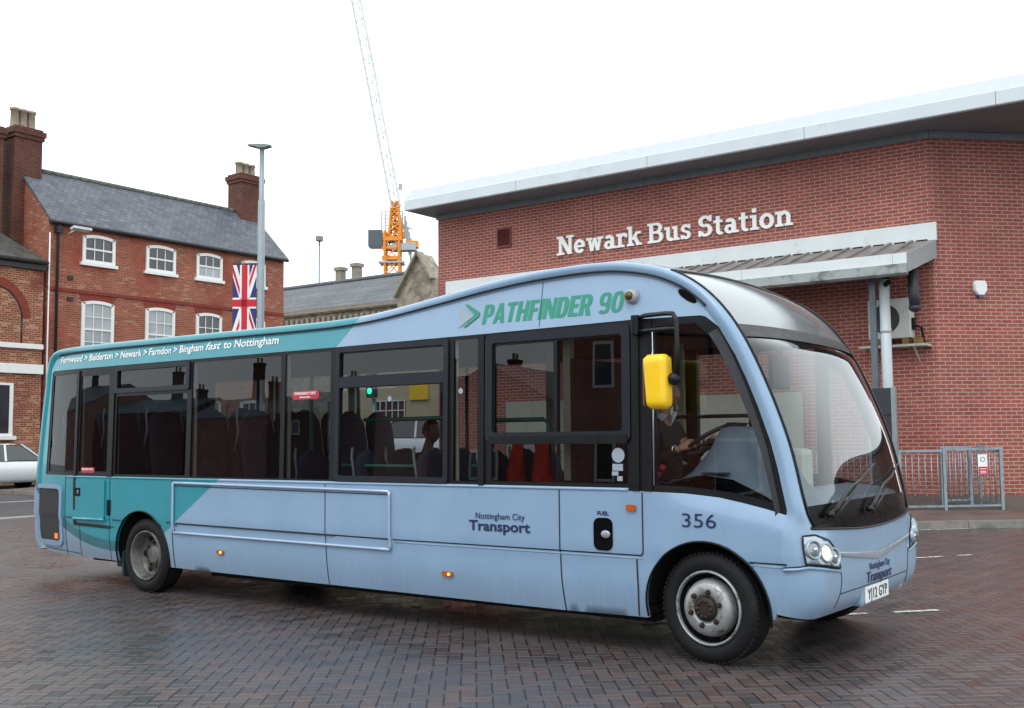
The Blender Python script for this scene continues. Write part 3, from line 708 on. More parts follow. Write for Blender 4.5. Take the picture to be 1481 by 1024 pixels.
for x, z in ((-2.325, .469), (-5.245, .488)):
    q = MB(); q.ball(offs(1, -.026)(x, z), .014, .006, .012, 10, 6); bpart(q, 'lit_bulb', plain('lit_amber', '#ffb050', .3, emit=lin('#ffae40'), estr=2.))
plate('turn_indicator', rrect(-.615, 1.045, -.535, 1.09, .015), M_amber_dull, -.02)
ff = plate('filler_flap', rrect(-.905, .745, -.74, .985, .05), M_gloss_black, -.006)
q = MB(); q.ball(offs(1, -.004)(-.80, .865), .042, .012, .03, 14, 8); q.build('filler_cap', M_silver, ff)
for wd, hh, ox, oz in ((.10, .03, -.87, 1.005),):
    text_mb('FUEL', wd, hh, offs(1, -.004)(ox, oz), X, Z, -Y, .02).build('fuel_lettering', M_navy, bus).location = -bus.location
q = MB(); q.lathe([(.0, .06), (.035, .06), (.05, .045), (.058, .02), (.06, 0)], Matrix.Translation((-.565, tuck(-.565, 2.63), 2.632)) @ Matrix.Rotation(pi/2, 4, 'X'), 20); bpart(q, 'side_camera', plain('camera_grey', '#9b9fa4', .35))
q = MB(); q.ball((-.565, tuck(-.565, 2.63)-.06, 2.632), .034, .03, .034, 14, 8); bpart(q, 'camera_lens', plain('brass_lens', '#5f4a26', .25, .5))
i = min(range(FRONT0, NC), key=lambda i: abs(CC[i].x+.08)); 
q = MB(); d = Vector((CC[i+1].x-CC[i-1].x, 0, CC[i+1].y-CC[i-1].y)).normalized(); c0 = Vector((-.125, tuck(-.1, 2.6)-.004, 2.60))
q.prism([(a*.085+ (.0), b*.028) for a, b in rrect(-1, -1, 1, 1, .9, 8)], c0, d, Vector((-d.z, 0, d.x)), -Y, .008); bpart(q, 'air_vent', M_gloss_black)
# lettering
def btext(s, x, z, w, h, mat, name, bold=0., shear=0., dd=-.004, rise=0., space=1.):
    a = Vector((cos(rise), 0, sin(rise))); tk = tuck(x, z)
    t = text_mb(s, w, h, (x, 0, z), a, Z, -Y, bold, shear, .0015, space=space); t.v = [(p[0], tuck(p[0], p[2])+dd+p[1], p[2]) for p in t.v]; words(t, name, mat, bus, h*.28)
def R4(x0, y0, x1, y1): return [(x0, y0), (x1, y0), (x1, y1), (x0, y1)]
def bend(cx, cy, rx, ry, a0, a1, w, wy, n=14):
    o = []
    for k in range(n+1): a = radians(a0+(a1-a0)*k/n); o.append((cx+rx*math.copysign(abs(cos(a))**.75, cos(a)), cy+ry*math.copysign(abs(sin(a))**.75, sin(a))))
    for k in range(n, -1, -1): a = radians(a0+(a1-a0)*k/n); o.append((cx+(rx-w)*math.copysign(abs(cos(a))**.75, cos(a)), cy+(ry-wy)*math.copysign(abs(sin(a))**.75, sin(a))))
    return o
bw = .225
HG = {'P': (.56, [R4(0, 0, bw, 1), R4(bw, .84, .30, 1), R4(bw, .36, .30, .52), bend(.28, .68, .28, .32, -90, 90, bw, .16)]),
 'A': (.64, [[(0, 0), (.21, 0), (.37, 1), (.21, 1)], [(.43, 0), (.64, 0), (.43, 1), (.27, 1)], R4(.17, .19, .47, .35)]),
 'T': (.54, [R4(.165, 0, .375, 1), R4(0, .83, .54, 1)]), 'H': (.60, [R4(0, 0, bw, 1), R4(.39, 0, .60, 1), R4(bw, .42, .39, .59)]),
 'F': (.48, [R4(0, 0, bw, 1), R4(bw, .83, .48, 1), R4(bw, .42, .44, .59)]), 'I': (.21, [R4(0, 0, bw, 1)]),
 'N': (.62, [R4(0, 0, .19, 1), R4(.43, 0, .62, 1), [(.0, 1), (.21, 1), (.62, 0), (.41, 0)]]), 'D': (.59, [R4(0, 0, bw, 1), R4(bw, .84, .30, 1), R4(bw, 0, .30, .16), bend(.29, .5, .30, .5, -90, 90, bw, .16)]),
 'E': (.49, [R4(0, 0, bw, 1), R4(bw, .83, .49, 1), R4(bw, .42, .45, .59), R4(bw, 0, .49, .17)]), 'R': (.60, [R4(0, 0, bw, 1), R4(bw, .84, .30, 1), R4(bw, .38, .30, .54), bend(.29, .69, .29, .31, -90, 90, bw, .16), [(.25, .45), (.42, .5), (.61, 0), (.38, 0)]]),
 '9': (.56, [bend(.28, .68, .28, .32, 0, 360, .19, .15, 30), R4(.37, .28, .56, .70), bend(.28, .28, .28, .28, -150, 0, .19, .15)]), '0': (.58, [bend(.29, .5, .29, .5, 0, 360, .20, .16, 36)])}
word = 'PATHFINDER 90'; tot_ = sum(.30 if c == ' ' else HG[c][0]+.05 for c in word)-.05; kx = (1.365-.03)/tot_; pen = -1.985
for c in word:
    if c == ' ': pen += .30*kx; continue
    q = MB()
    for n_, pg in enumerate(HG[c][1]):
        q.prism([(pen+p[0]*kx+p[1]*.022, 2.52+p[1]*.165) for p in pg], (0, -.0025-.0004*n_, 0), X, Z, Y, .001)
    q.weld = False; q.v = [(p[0], tuck(p[0], p[2])+p[1], p[2]) for p in q.v]; bpart(q, 'route_letter', M_green_text); pen += (HG[c][0]+.05)*kx
q = MB(); n_ = Vector((-1, 0, 0))
q.prism([(0, 0), (.145, .095), (0, .19)], (-2.225, tuck(-2, 2.505)-.004, 2.505), X, Vector((0, .178, 1)), -Y, .0015); bpart(q, 'grey_arrow', M_grey_vinyl)
q = MB(); q.prism([(.035, 0), (.065, 0), (.20, .085), (.20, .115), (.065, .195), (.035, .195), (.15, .10)], (-2.215, tuck(-2, 2.51)-.007, 2.51), X, Vector((0, .178, 1)), -Y, .0015); bpart(q, 'green_arrow', M_green_text)
btext('Fernwood > Balderton > Newark > Farndon > Bingham', -8.255, 2.508, 2.66, .078, M_white, 'destination_lettering', .014, .0)
btext('fast', -5.555, 2.512, .24, .08, M_white, 'destination_lettering', .012, .28)
btext('to Nottingham', -5.275, 2.512, .82, .08, M_white, 'destination_lettering', .014, 0)
btext('Nottingham City', -2.03, .938, .49, .05, M_navy, 'operator_lettering', .0)
btext('Transport', -2.10, .842, .61, .085, M_navy, 'operator_lettering', .022)
btext('356', -.165, .945, .262, .098, M_navy, 'fleet_number', -.004)
st = plate('exit_sticker', rrect(-4.245, 1.965, -3.885, 2.045, .03), M_red, .008, .002)
text_mb('EMERGENCY EXIT', .29, .026, (-4.21, tuck(-4, 2)+.004, 2.008), X, Z, -Y, .02).build('sticker_lettering', M_white, st); text_mb('Break glass', .14, .018, (-4.135, tuck(-4, 2)+.004, 1.978), X, Z, -Y, .02).build('sticker_lettering', M_white, st)
st = plate('exit_sticker', rrect(-7.70, 1.245, -7.44, 1.305, .012), M_red, .004, .002)
text_mb('EMERGENCY EXIT', .22, .02, (-7.68, tuck(-7.5, 1.27), 1.275), X, Z, -Y, .02).build('sticker_lettering', M_white, st)
q = MB(); q.lathe([(0, 0), (.055, 0)], Matrix.Translation((-.69, .012, 1.45)) @ Matrix.Rotation(pi/2, 4, 'X'), 20); bpart(q, 'round_sticker', M_grey_vinyl)
for b_ in ((-.74, .010, 1.335, -.65, .012, 1.385), (-.745, .010, 1.30, -.69, .012, 1.33), (-.70, .010, 1.26, -.655, .012, 1.295)): q = MB(); q.box(*b_); bpart(q, 'paper_notice', M_grey_vinyl)
for x, z in ((-3.0, 1.94), (-2.2, 1.98)):
    q = MB(); q.lathe([(0, 0), (.024, 0)], Matrix.Translation((x, tuck(x, z)+.008, z)) @ Matrix.Rotation(pi/2, 4, 'X'), 16); bpart(q, 'round_sticker', M_grey_vinyl)
# front logo and plate
q = MB()
def on_front(name, s, y0, z0, w, h, mat, bold):
    t = text_mb(s, w, h, (0, y0, z0), Y, Z, X, bold, .0, .002)
    t.v = [tuple(front_yz(p[1], p[2], .004+p[0])) for p in t.v]; words(t, name, mat, bus, h*.28, 1)
on_front('operator_lettering', 'Nottingham City', 1.03, .60, .47, .05, M_navy, .0); on_front('operator_lettering', 'Transport', .97, .51, .58, .08, M_navy, .012)
npl = MB(); pc_ = front_yz(W/2, .43, .02); npl.box(pc_.x-.012, W/2-.265, .365, pc_.x+.0, W/2+.265, .48, .004); pl = bpart(npl, 'number_plate', M_white)
words(text_mb('YJ12 GYP', .44, .078, (pc_.x+.001, W/2-.22, .384), Y, Z, X, .008, space=1.12), 'plate_lettering', plain('plate_black', '#101012', .4), pl, .03, 1)
bb = MB(); bb.box(pc_.x-.2, .9, .345, pc_.x-.013, W-.9, .49, .02); bpart(bb, 'plate_mount', M_paint)
# headlights
def corner_patch(name, poly, off, mat):
    q = MB(); 
    put_sheet(q, poly, [], lambda w, z: tuple(surf(z, w, off)), .03, 0)
    n = len(poly); d = dens(poly, .03); a = [Vector(surf(z, w, off)) for w, z in d]; b = [Vector(surf(z, w, -.01)) for w, z in d]
    q.add(a+b, [(i, (i+1) % len(a), (i+1) % len(a)+len(a), i+len(a)) for i in range(len(a))], False)
    return q
def mirror_y(mb): mb.v = [(p[0], W-p[1], p[2]) for p in mb.v]; return mb
M_lens = plain('headlamp_glass', '#7f868c', .12, .6, var=.25, sc=30, coat=1.)
M_lit = plain('lit_headlamp', '#fff1d0', .2, emit=lin('#ffe3ad'), estr=.6)
M_hlbase = plain('headlamp_housing', '#a9b6c4', .25, .4, coat=.4)
HLP = [(.15, .74), (.145, .93), (.25, .915), (.40, .865), (.49, .80), (.55, .675)]
for s in (1, -1):
    fx = (lambda m: m) if s > 0 else mirror_y
    hl = bpart(fx(corner_patch('headlight', HLP, .012, None)), 'headlight', M_hlbase)
    q = MB(); lp = dens(HLP, .03); q.tube([surf(z, w, .012) for w, z in lp+lp[:1]], .007, 6); fx(q).build('headlight_gap', M_seam, hl)
    for k, (w, z) in enumerate(((.215, .83), (.32, .795), (.435, .757))):
        c = surf(z, w, .016); n = ((surf(z, w, .05)-c).normalized()+(surf(.8, .25, .05)-surf(.8, .25, 0)).normalized()*2.5).normalized(); M = Matrix.Translation(c) @ n.to_track_quat('Z', 'Y').to_matrix().to_4x4()
        q = MB(); q.lathe([(.048, -.01), (.052, .012), (.062, .014), (.066, .004), (.067, -.02)], M, 24); fx(q).build('lamp_rim', M_silver, hl)
        q = MB(); q.lathe([(0, .012), (.02, .011), (.04, .006), (.05, 0)], M, 24); fx(q).build('lamp_lens', M_lit if k == 1 else M_lens, hl)
        if k != 1:
            q = MB(); q.ball(M @ Vector((0, 0, .012)), .016, None, None, 10, 6); fx(q).build('lamp_bulb', M_chrome, hl)
# bumper joints: a ledge under the headlights and an upright joint at the corner
for s in (1, -1):
    fx = (lambda m: m) if s > 0 else mirror_y
    P = [(.0, .722), (.10, .722), (.17, .728), (.30, .705), (.45, .682), (.56, .668)]; P = [(P[i][0]+(P[i+1][0]-P[i][0])*k/6, P[i][1]+(P[i+1][1]-P[i][1])*k/6) for i in range(5) for k in range(6)]+[P[-1]]
    q = MB(); q.tube([surf(z, w, .001) for w, z in P], .006, 6); bpart(fx(q), 'bumper_gap', M_seam)
    q = MB(); q.tube([surf(z-.016, w, .0) for w, z in P], .012, 8); bpart(fx(q), 'bumper_ledge', M_paint)
    q = MB(); q.tube([surf(.665-.165*k/10, .575+.012*sin(k*.3), .0) for k in range(11)]+[surf(.50-.10*k/6, .575-.03*k/6, .0) for k in range(1, 7)], .004, 6); bpart(fx(q), 'bumper_gap', M_seam)
q = MB(); q.tube([surf(.495, .58+(2.12-.58)*k/30, .0) for k in range(31)], .004, 6); bpart(q, 'bumper_gap', M_seam)
# wipers
for y0, tip, z0 in ((.40, (1.15, 1.27), 1.045), (1.12, (1.90, 1.27), 1.035)):
    q = MB(); 
    P = [surf(z0-.02, y0, .035), surf(z0+.02, y0+.07, .05), surf((z0+tip[1])/2+.03, (y0+tip[0])/2, .05), surf(tip[1]-.03, tip[0]-.04, .03)]
    q.tube(P, .012, 8, rs=[.02, .016, .010, .007]); q.tube([P[0]+Vector((0, .05, -.03)), P[1]+Vector((0, .07, -.02)), P[2]+Vector((0, .06, -.05))], .007, 6)
    q.ball(P[0], .03, .03, .022); wp = bpart(q, 'wiper', M_black)
    q = MB(); q.tube([surf(tip[1]-.14, tip[0]-.40, .02), surf(tip[1]-.02, tip[0]+.0, .02), surf(tip[1]+.07, tip[0]+.34, .02)], .007, 6); q.build('wiper_blade', M_black, wp)
# mirror on its bracket
mr = MB()
yb = -.20
P1, P2 = Vector((-.50, .03, 2.455)), Vector((-.50, .03, 2.36))
mr.box(-.53, -.05, 2.33, -.47, .03, 2.48, .01)
mr.tube([P1+Vector((0, -.03, 0)), Vector((-.40, -.07, 2.465)), Vector((-.17, -.17, 2.455)), Vector((-.10, -.20, 2.445)), Vector((-.07, -.21, 2.40)), Vector((-.065, -.21, 2.2)), Vector((-.07, -.21, 1.97))], .017, 8)
mr.tube([P2+Vector((0, -.03, 0)), Vector((-.40, -.07, 2.355)), Vector((-.17, -.17, 2.345)), Vector((-.07, -.205, 2.335))], .014, 8)
mr.ball((-.095, -.215, 1.985), .045, .05, .045); mb_ = bpart(mr, 'mirror_arm', M_black)
q = MB()
rows = []
for k in range(15):
    t = k/14; z = 1.775+.385*t; e = 1-abs(2*t-1)**14; wdt = (.080+.014*t)*max(.72, e**.35); dp = .075*max(.45, e**.5); cx = -.20-.014*t
    rows.append([Vector((cx+wdt*math.copysign(abs(cos(a))**.45, cos(a)), yb-.035+dp*math.copysign(abs(sin(a))**.6, sin(a)), z)) for a in [2*pi*j/28 for j in range(28)]])
q.grid(rows, True, True); q.add(rows[0], [tuple(range(28))], True); q.add(rows[-1], [tuple(range(28))], True)
mh = q.build('mirror_housing', M_yellow, mb_); q = MB(); q.box(-.295, yb-.085, 1.80, -.305, yb+.02, 2.13); q.build('mirror_glass', M_chrome, mb_)
# wheels
def wheel(x, s, front, steer=0.):
    y = .035 if s > 0 else W-.035
    M = Matrix.Translation((x, y, WR)) @ Matrix.Rotation(steer, 4, 'Z') @ Matrix.Rotation(pi/2*s, 4, 'X')      # local z points outward
    q = MB(); wd = .225
    prof = [(.262, -.01), (.285, .004), (.32, .010), (.352, .0), (.374, -.018), (.3855, -.045)]
    for g_ in range(4):
        z = -.05-.04*g_; prof += [(.3855, z), (.3855, z-.012), (.375, z-.015), (.375, z-.022), (.3855, z-.025)]
    prof += [(.3855, -.205), (.36, -.232), (.30, -.245), (.25, -.24)]
    q.lathe(prof, M, 64)
    for k in range(64):      # shoulder tread blocks
        a = 2*pi*k/64; c = M @ Vector((.380*cos(a), .380*sin(a), -.036)); ax = (M.to_3x3() @ Vector((cos(a), sin(a), 0))); tz = M.to_3x3() @ Vector((0, 0, 1)); ty = tz.cross(ax); q.obox(c, ax, ty, tz, .007, .012, .018)
    tyre = MB(); wh = thing_child('wheel', q, M_tyre)
    q = MB()
    if front: q.lathe([(.262, -.012), (.258, .006), (.248, .008), (.243, -.005), (.240, -.02)], M, 48)
    else: q.lathe([(.262, -.012), (.258, .006), (.248, .008), (.243, -.005), (.232, -.03), (.225, -.10), (.21, -.125), (.165, -.14), (.155, -.128), (.10, -.128), (.098, -.10), (.07, -.09), (0, -.09)], M, 48)
    rim = q.build('rim', M_steel if front else M_rim, wh)
    if front:
        q = MB(); q.lathe([(.240, -.018), (.232, -.06), (.19, -.075)], M, 48); q.build('rim_recess', M_black, wh)
        q = MB(); q.lathe([(.205, -.06), (.200, -.03), (.185, .012), (.160, .030), (.120, .034), (.095, .030), (.092, .018), (.0, .012)], M, 48); q.build('wheel_trim', M_steel, wh)
        q = MB(); q.lathe([(.088, .015), (.080, .045), (.06, .055), (.03, .052), (.0, .056)], M, 24)
        for k in range(10): a = 2*pi*k/10; q.ball(M @ Vector((.055*cos(a), .055*sin(a), .052)), .014, None, None, 8, 6)
        q.build('hub', M_rust, wh)
        for k in range(6):
            a = 2*pi*k/6+.3; mm = M @ Matrix.Translation((.118*cos(a), .118*sin(a), .033)); q = MB(); q.lathe([(.022, 0), (.021, .006), (.014, .008), (.014, .026), (.0, .028)], mm, 6, False); q.build('wheel_nut', M_rust, wh)
        for k in range(5):
            a = 2*pi*k/5+.1; q = MB(); q.prism([(.225*cos(a+t), .225*sin(a+t)) for t in (-.13, 0, .13)]+[(.196*cos(a+t), .196*sin(a+t)) for t in (.13, 0, -.13)], M @ Vector((0, 0, -.051)), M.to_3x3() @ X, M.to_3x3() @ Y, M.to_3x3() @ Z, .003); q.build('vent_hole', M_under, wh)
    else:
        for k in range(6):
            a = 2*pi*k/6; q = MB(); mm = M @ Matrix.Translation((.19*cos(a), .19*sin(a), -.130)); q.lathe([(.0, .006), (.028, .006), (.034, 0)], mm, 14); q.build('vent_hole', M_under, wh)
        for k in range(8):
            a = 2*pi*k/8+.2; mm = M @ Matrix.Translation((.128*cos(a), .128*sin(a), -.128)); q = MB(); q.lathe([(.016, 0), (.016, .02), (0, .022)], mm, 6, False); q.build('wheel_nut', M_rust, wh)
    return wh
def thing_child(name, mb, mat): return mb.build(name, mat, bus)
wheel(0, 1, True, radians(-5)); wheel(RW, 1, False); wheel(0, -1, True, radians(-5)); wheel(RW, -1, False)
q = MB(); q.box(-7.03, .1, .12, -7.0, .40, .40, .005); q.box(-7.16, .12, .22, -7.04, .35, .33, .02); bpart(q, 'mud_flap', plain('dirty_flap', '#1d3438', .8))
# ---- inside: seats, rails, dashboard, steering wheel
def seat_mb(x, y, z, back):
    q = MB(); q.box(x-.02, y-.21, z+.36, x+.40, y+.21, z+.46, .04)
    P = []
    for k in range(13):
        t = k/12; hw = .215*(1 if t < .75 else sqrt(max(.02, 1-((t-.75)/.25)**2))); zz = z+.42+back*t; xx = x-.02-.13*t
        P.append([Vector((xx+.045*cos(a), y+hw*math.copysign(abs(sin(a))**.5, sin(a)), zz)) for a in [2*pi*j/14 for j in range(14)]])
    q.grid(P, True, True); return q
first = None
for x, fz, bk in ((-8.1, .74, .78), (-7.3, .74, .78), (-6.5, .74, .78), (-5.72, .74, .78), (-5.0, .74, .74), (-4.15, .37, .70), (-3.4, .37, .70), (-2.65, .37, .70), (-1.95, .37, .70)):
    for y in (.33, .78, W-.78, W-.33):
        if x < -8 and y in (.78,): pass
        s_ = seat_mb(x, y, fz, bk).build('seat', M_seat, bus)
        if y in (.78, .33):
            q = MB(); zt = fz+.42+bk; q.tube([(x-.16, y-.235, zt-.42), (x-.10, y-.24, zt-.22), (x-.14, y-.23, zt-.06), (x-.17, y-.19, zt+.02)], .013, 6); q.build('grab_handle', M_handle, s_)
for pts in ([(-4.55, .55, .4), (-4.55, .55, 2.5)], [(-3.95, .22, 1.95), (-3.95, .22, 1.5), (-3.88, .22, 1.38), (-3.75, .22, 1.345), (-2.75, .22, 1.345)], [(-3.95, .22, 1.2), (-3.86, .22, 1.33)], [(-3.72, .45, 1.77), (-2.6, .45, 1.77)], [(-2.35, .5, 1.74), (-1.70, .5, 1.74), (-1.64, .5, 1.70), (-1.64, .5, .5)], [(-2.3, .3, 1.345), (-2.03, .3, 1.345)], [(-1.45, 1.5, .4), (-1.45, 1.5, 2.55)], [(-3.4, 1.6, .4), (-3.4, 1.6, 2.6)], [(-6.0, 1.1, .74), (-6.0, 1.1, 2.5)]):
    q = MB(); q.tube(pts, .019, 8); bpart(q, 'handrail', M_rail)
q = MB(); q.box(-1.16, .08, .37, -1.12, 1.25, 1.55, .01); q.box(-1.16, .1, 1.55, -1.13, 1.25, 2.2); bpart(q, 'cab_bulkhead', M_lining)
q = MB(); q.box(-1.235, .10, 1.25, -1.165, .17, 2.40, .01); bpart(q, 'cream_pillar', M_cream)
q = MB(); q.box(-1.05, 1.27, .37, -.1, 1.30, 1.35, .01); q.tube([(-.98, 1.285, 1.35), (-.98, 1.285, 2.5)], .02, 8); q.tube([(-.14, 1.285, 1.35), (-.14, 1.285, 2.35)], .02, 8); q.tube([(-.98, 1.285, 1.75), (-.14, 1.285, 1.75)], .016, 8); bpart(q, 'cab_door', M_dashdark)
q = MB(); q.box(-.66, .38, .9, -.16, .84, 1.02, .05); q.box(-.86, .36, .95, -.72, .86, 1.85, .06); bpart(q, 'driver_seat', M_seat)
# dashboard with binnacle
def dash_prof(y):
    if y < .95:
        h = ss(.98, .82, y)*ss(.15, .36, y)
        return [(-.62, 1.16), (-.60, 1.225), (-.45, 1.235), (-.30, 1.25+.03*h), (-.22, 1.27+.08*h), (-.10, 1.30+.19*h), (-.02, 1.31+.33*h), (.06, 1.30+.355*h), (.20, 1.28+.33*h), (.33, 1.22+.22*h), (.44, 1.17+.03*h), (.52, 1.12), (.64, 1.10), (.64, .9)]
    return [(.05, .9), (.10, 1.12), (.2, 1.17), (.3, 1.17), (.34, 1.165), (.38, 1.16), (.42, 1.155), (.46, 1.15), (.5, 1.145), (.54, 1.135), (.57, 1.13), (.6, 1.12), (.64, 1.10), (.64, .9)]
P = []
for k in range(33):
    y = .07+(W-.14)*k/32; pr = dash_prof(y); P.append([Vector((x, y, z)) for x, z in pr])
q = MB(); q.grid(P); dash = bpart(q, 'dashboard', M_dash)
for x0, x1, zz in ((-.52, -.38, 1.24), (-.30, -.16, 1.262), (-.06, .14, 1.315)): q = MB(); q.box(x0, .10, zz, x1, .16, zz+.012, .004); q.build('demister_vent', M_dashdark, dash)
q = MB(); q.grid([[Vector((x, y, z+.004)) for x, z in ((-.26, 1.29), (-.02, 1.66), (.0, 1.68))] for y in (.42, .82)]); q.build('instrument_panel', M_dashdark, dash)
sw = Vector((-.22, .62, 1.56)); sn = Vector((-.50, 0, .866)); sx = Vector((.866, 0, .5))
q = MB(); R_ = .225; q.tube([sw+sx*R_*cos(2*pi*k/40)+Y*R_*sin(2*pi*k/40) for k in range(41)], .017, 8, False)
for a in (0, 2.1, 4.2): q.tube([sw-sn*.03, sw+sx*R_*cos(a)+Y*R_*sin(a)], .014, 6)
q.tube([sw-sn*.02, sw-sn*.36], .03, 8); q.ball(sw-sn*.025, .05, .05, .03); bpart(q, 'steering_wheel', M_dashdark)
q = MB(); q.tube([(-.50, .20, 1.25), (-.44, .19, 1.33)], .022, 8); q.tube([(-.44, .19, 1.33), (-.41, .19, 1.37)], .026, 8); bpart(q, 'brake_lever', M_red)
q = MB(); q.box(-.25, .12, 2.36, .02, W-.12, 2.56, .03); bpart(q, 'destination_box', M_lining)
q = MB(); q.tube([(.05, 1.2, 2.36), (.12, 1.2, 2.22)], .02, 8); q.box(.08, 1.02, 1.95, .12, 1.38, 2.22, .03); bpart(q, 'interior_mirror', M_dashdark)
q = MB(); q.box(.02, 1.32, 1.12, .22, 1.58, 1.48, .05); bpart(q, 'ticket_machine', plain('ticket_machine_grey', '#b7b6a8', .5))
for a_, b_ in ((-1.30, -1.22), (-.70, -.64), (-.06, .02)): q = MB(); q.box(a_, W-.06, .36, b_, W, 2.42, .01); bpart(q, 'door_post', M_black)

# ------------------------------------------------------------------ people
M_skin = plain('skin', '#a87a64', .5, var=.08, sc=20); M_jacket = plain('black_jacket', '#15171c', .8, var=.3, sc=20, bump=.2)
M_trouser = plain('dark_trousers', '#1a1c22', .85, var=.2); M_shirt = plain('white_shirt', '#d8d9dc', .6); M_hair = plain('brown_hair', '#2f241d', .7, var=.3, sc=60); M_shoe = plain('black_shoe', '#121212', .5)
def head_mb(c, s=1., yaw=0.):
    """head with brow, nose, mouth, eyes set in; c is its centre, facing +x"""
    q = MB(); P = []
    for i in range(25):
        t = pi*i/24; row = []
        for j in range(32):
            a = 2*pi*j/32; z = cos(t)*.125; r = sin(t)
            wx = .098*r; wy = .076*r
            if z < 0: k = 1-.28*(-z/.125)**1.3; wx *= k if cos(a) < .2 else min(1, k+.14); wy *= k
            x = wx*cos(a); y = wy*sin(a)
            if cos(a) > .93 and -.06 < z < .012: x += .026*(1-abs(z+.03)/.045)*((cos(a)-.93)/.07)       # nose
            if cos(a) > .75 and .012 < z < .034: x += .006                                           # brow
            if cos(a) > .80 and abs(sin(a)) > .25 and -.012 < z < .012: x -= .006                      # eye sockets
            if cos(a) > .86 and -.082 < z < -.062: x += .005                                         # mouth
            row.append(Vector((x, y, z)))
        P.append(row)
    R = Matrix.Rotation(yaw, 3, 'Z'); P = [[Vector(c)+R @ (p*s) for p in r] for r in P]; q.grid(P, True, True)
    for sg in (1, -1):
        e = Vector(c)+R @ Vector((-.008, sg*.076, -.012)); q.ball(e, .02, .012, .032, 10, 8)
    return q
def hair_mb(c, s=1., yaw=0., low=.02):
    q = MB(); P = []
    for i in range(13):
        t = pi*.56*i/12; row = []
        for j in range(28):
            a = 2*pi*j/28; tt = t if cos(a) < .3 else min(t, pi*.30); r = sin(tt); row.append(Vector((.105*r*cos(a)-.004, .083*r*sin(a), .134*cos(tt)+.002)))
        P.append(row)
    R = Matrix.Rotation(yaw, 3, 'Z'); q.grid([[Vector(c)+R @ (p*s) for p in r] for r in P], True, True); return q
def hand_mb(w, d, side, curl=.9, sp=1.):
    """palm, four bent fingers and a thumb; w wrist, d direction of the palm, side towards the thumb"""
    w, d, side = Vector(w), Vector(d).normalized(), Vector(side).normalized(); n = d.cross(side).normalized(); side = n.cross(d)
    q = MB(); P = []
    for t, hw, ht in ((0, .026, .02), (.03, .036, .018), (.06, .042, .016), (.085, .042, .014)):
        c = w+d*t; P.append([c+side*hw*cos(2*pi*j/14)+n*ht*sin(2*pi*j/14) for j in range(14)])
    q.grid(P, True, True); q.add(P[-1], [tuple(range(14))], True)
    for k, L in enumerate((.072, .080, .074, .058)):
        b = w+d*.08+side*(.030-.020*k); pts = [b]; dd = d.copy(); 
        for j, fr in enumerate((.42, .32, .26)):
            a = curl*(.55+.5*j)*.9; vv = d*cos(a)-n*sin(a); b = b+vv*L*fr; pts.append(b)
        q.tube(pts, .009, 8, True, [.0098, .0092, .0085, .0070]); q.ball(pts[-1], .0072, None, None, 8, 6)
    b = w+d*.025+side*.03; pts = [b, b+(d*.6+side*.8).normalized()*.034, b+(d*.6+side*.8).normalized()*.034+(d*.85+side*.2-n*.5).normalized()*.032]
    q.tube(pts, .011, 8, True, [.013, .011, .008]); q.ball(pts[-1], .0085, None, None, 8, 6)
    return q
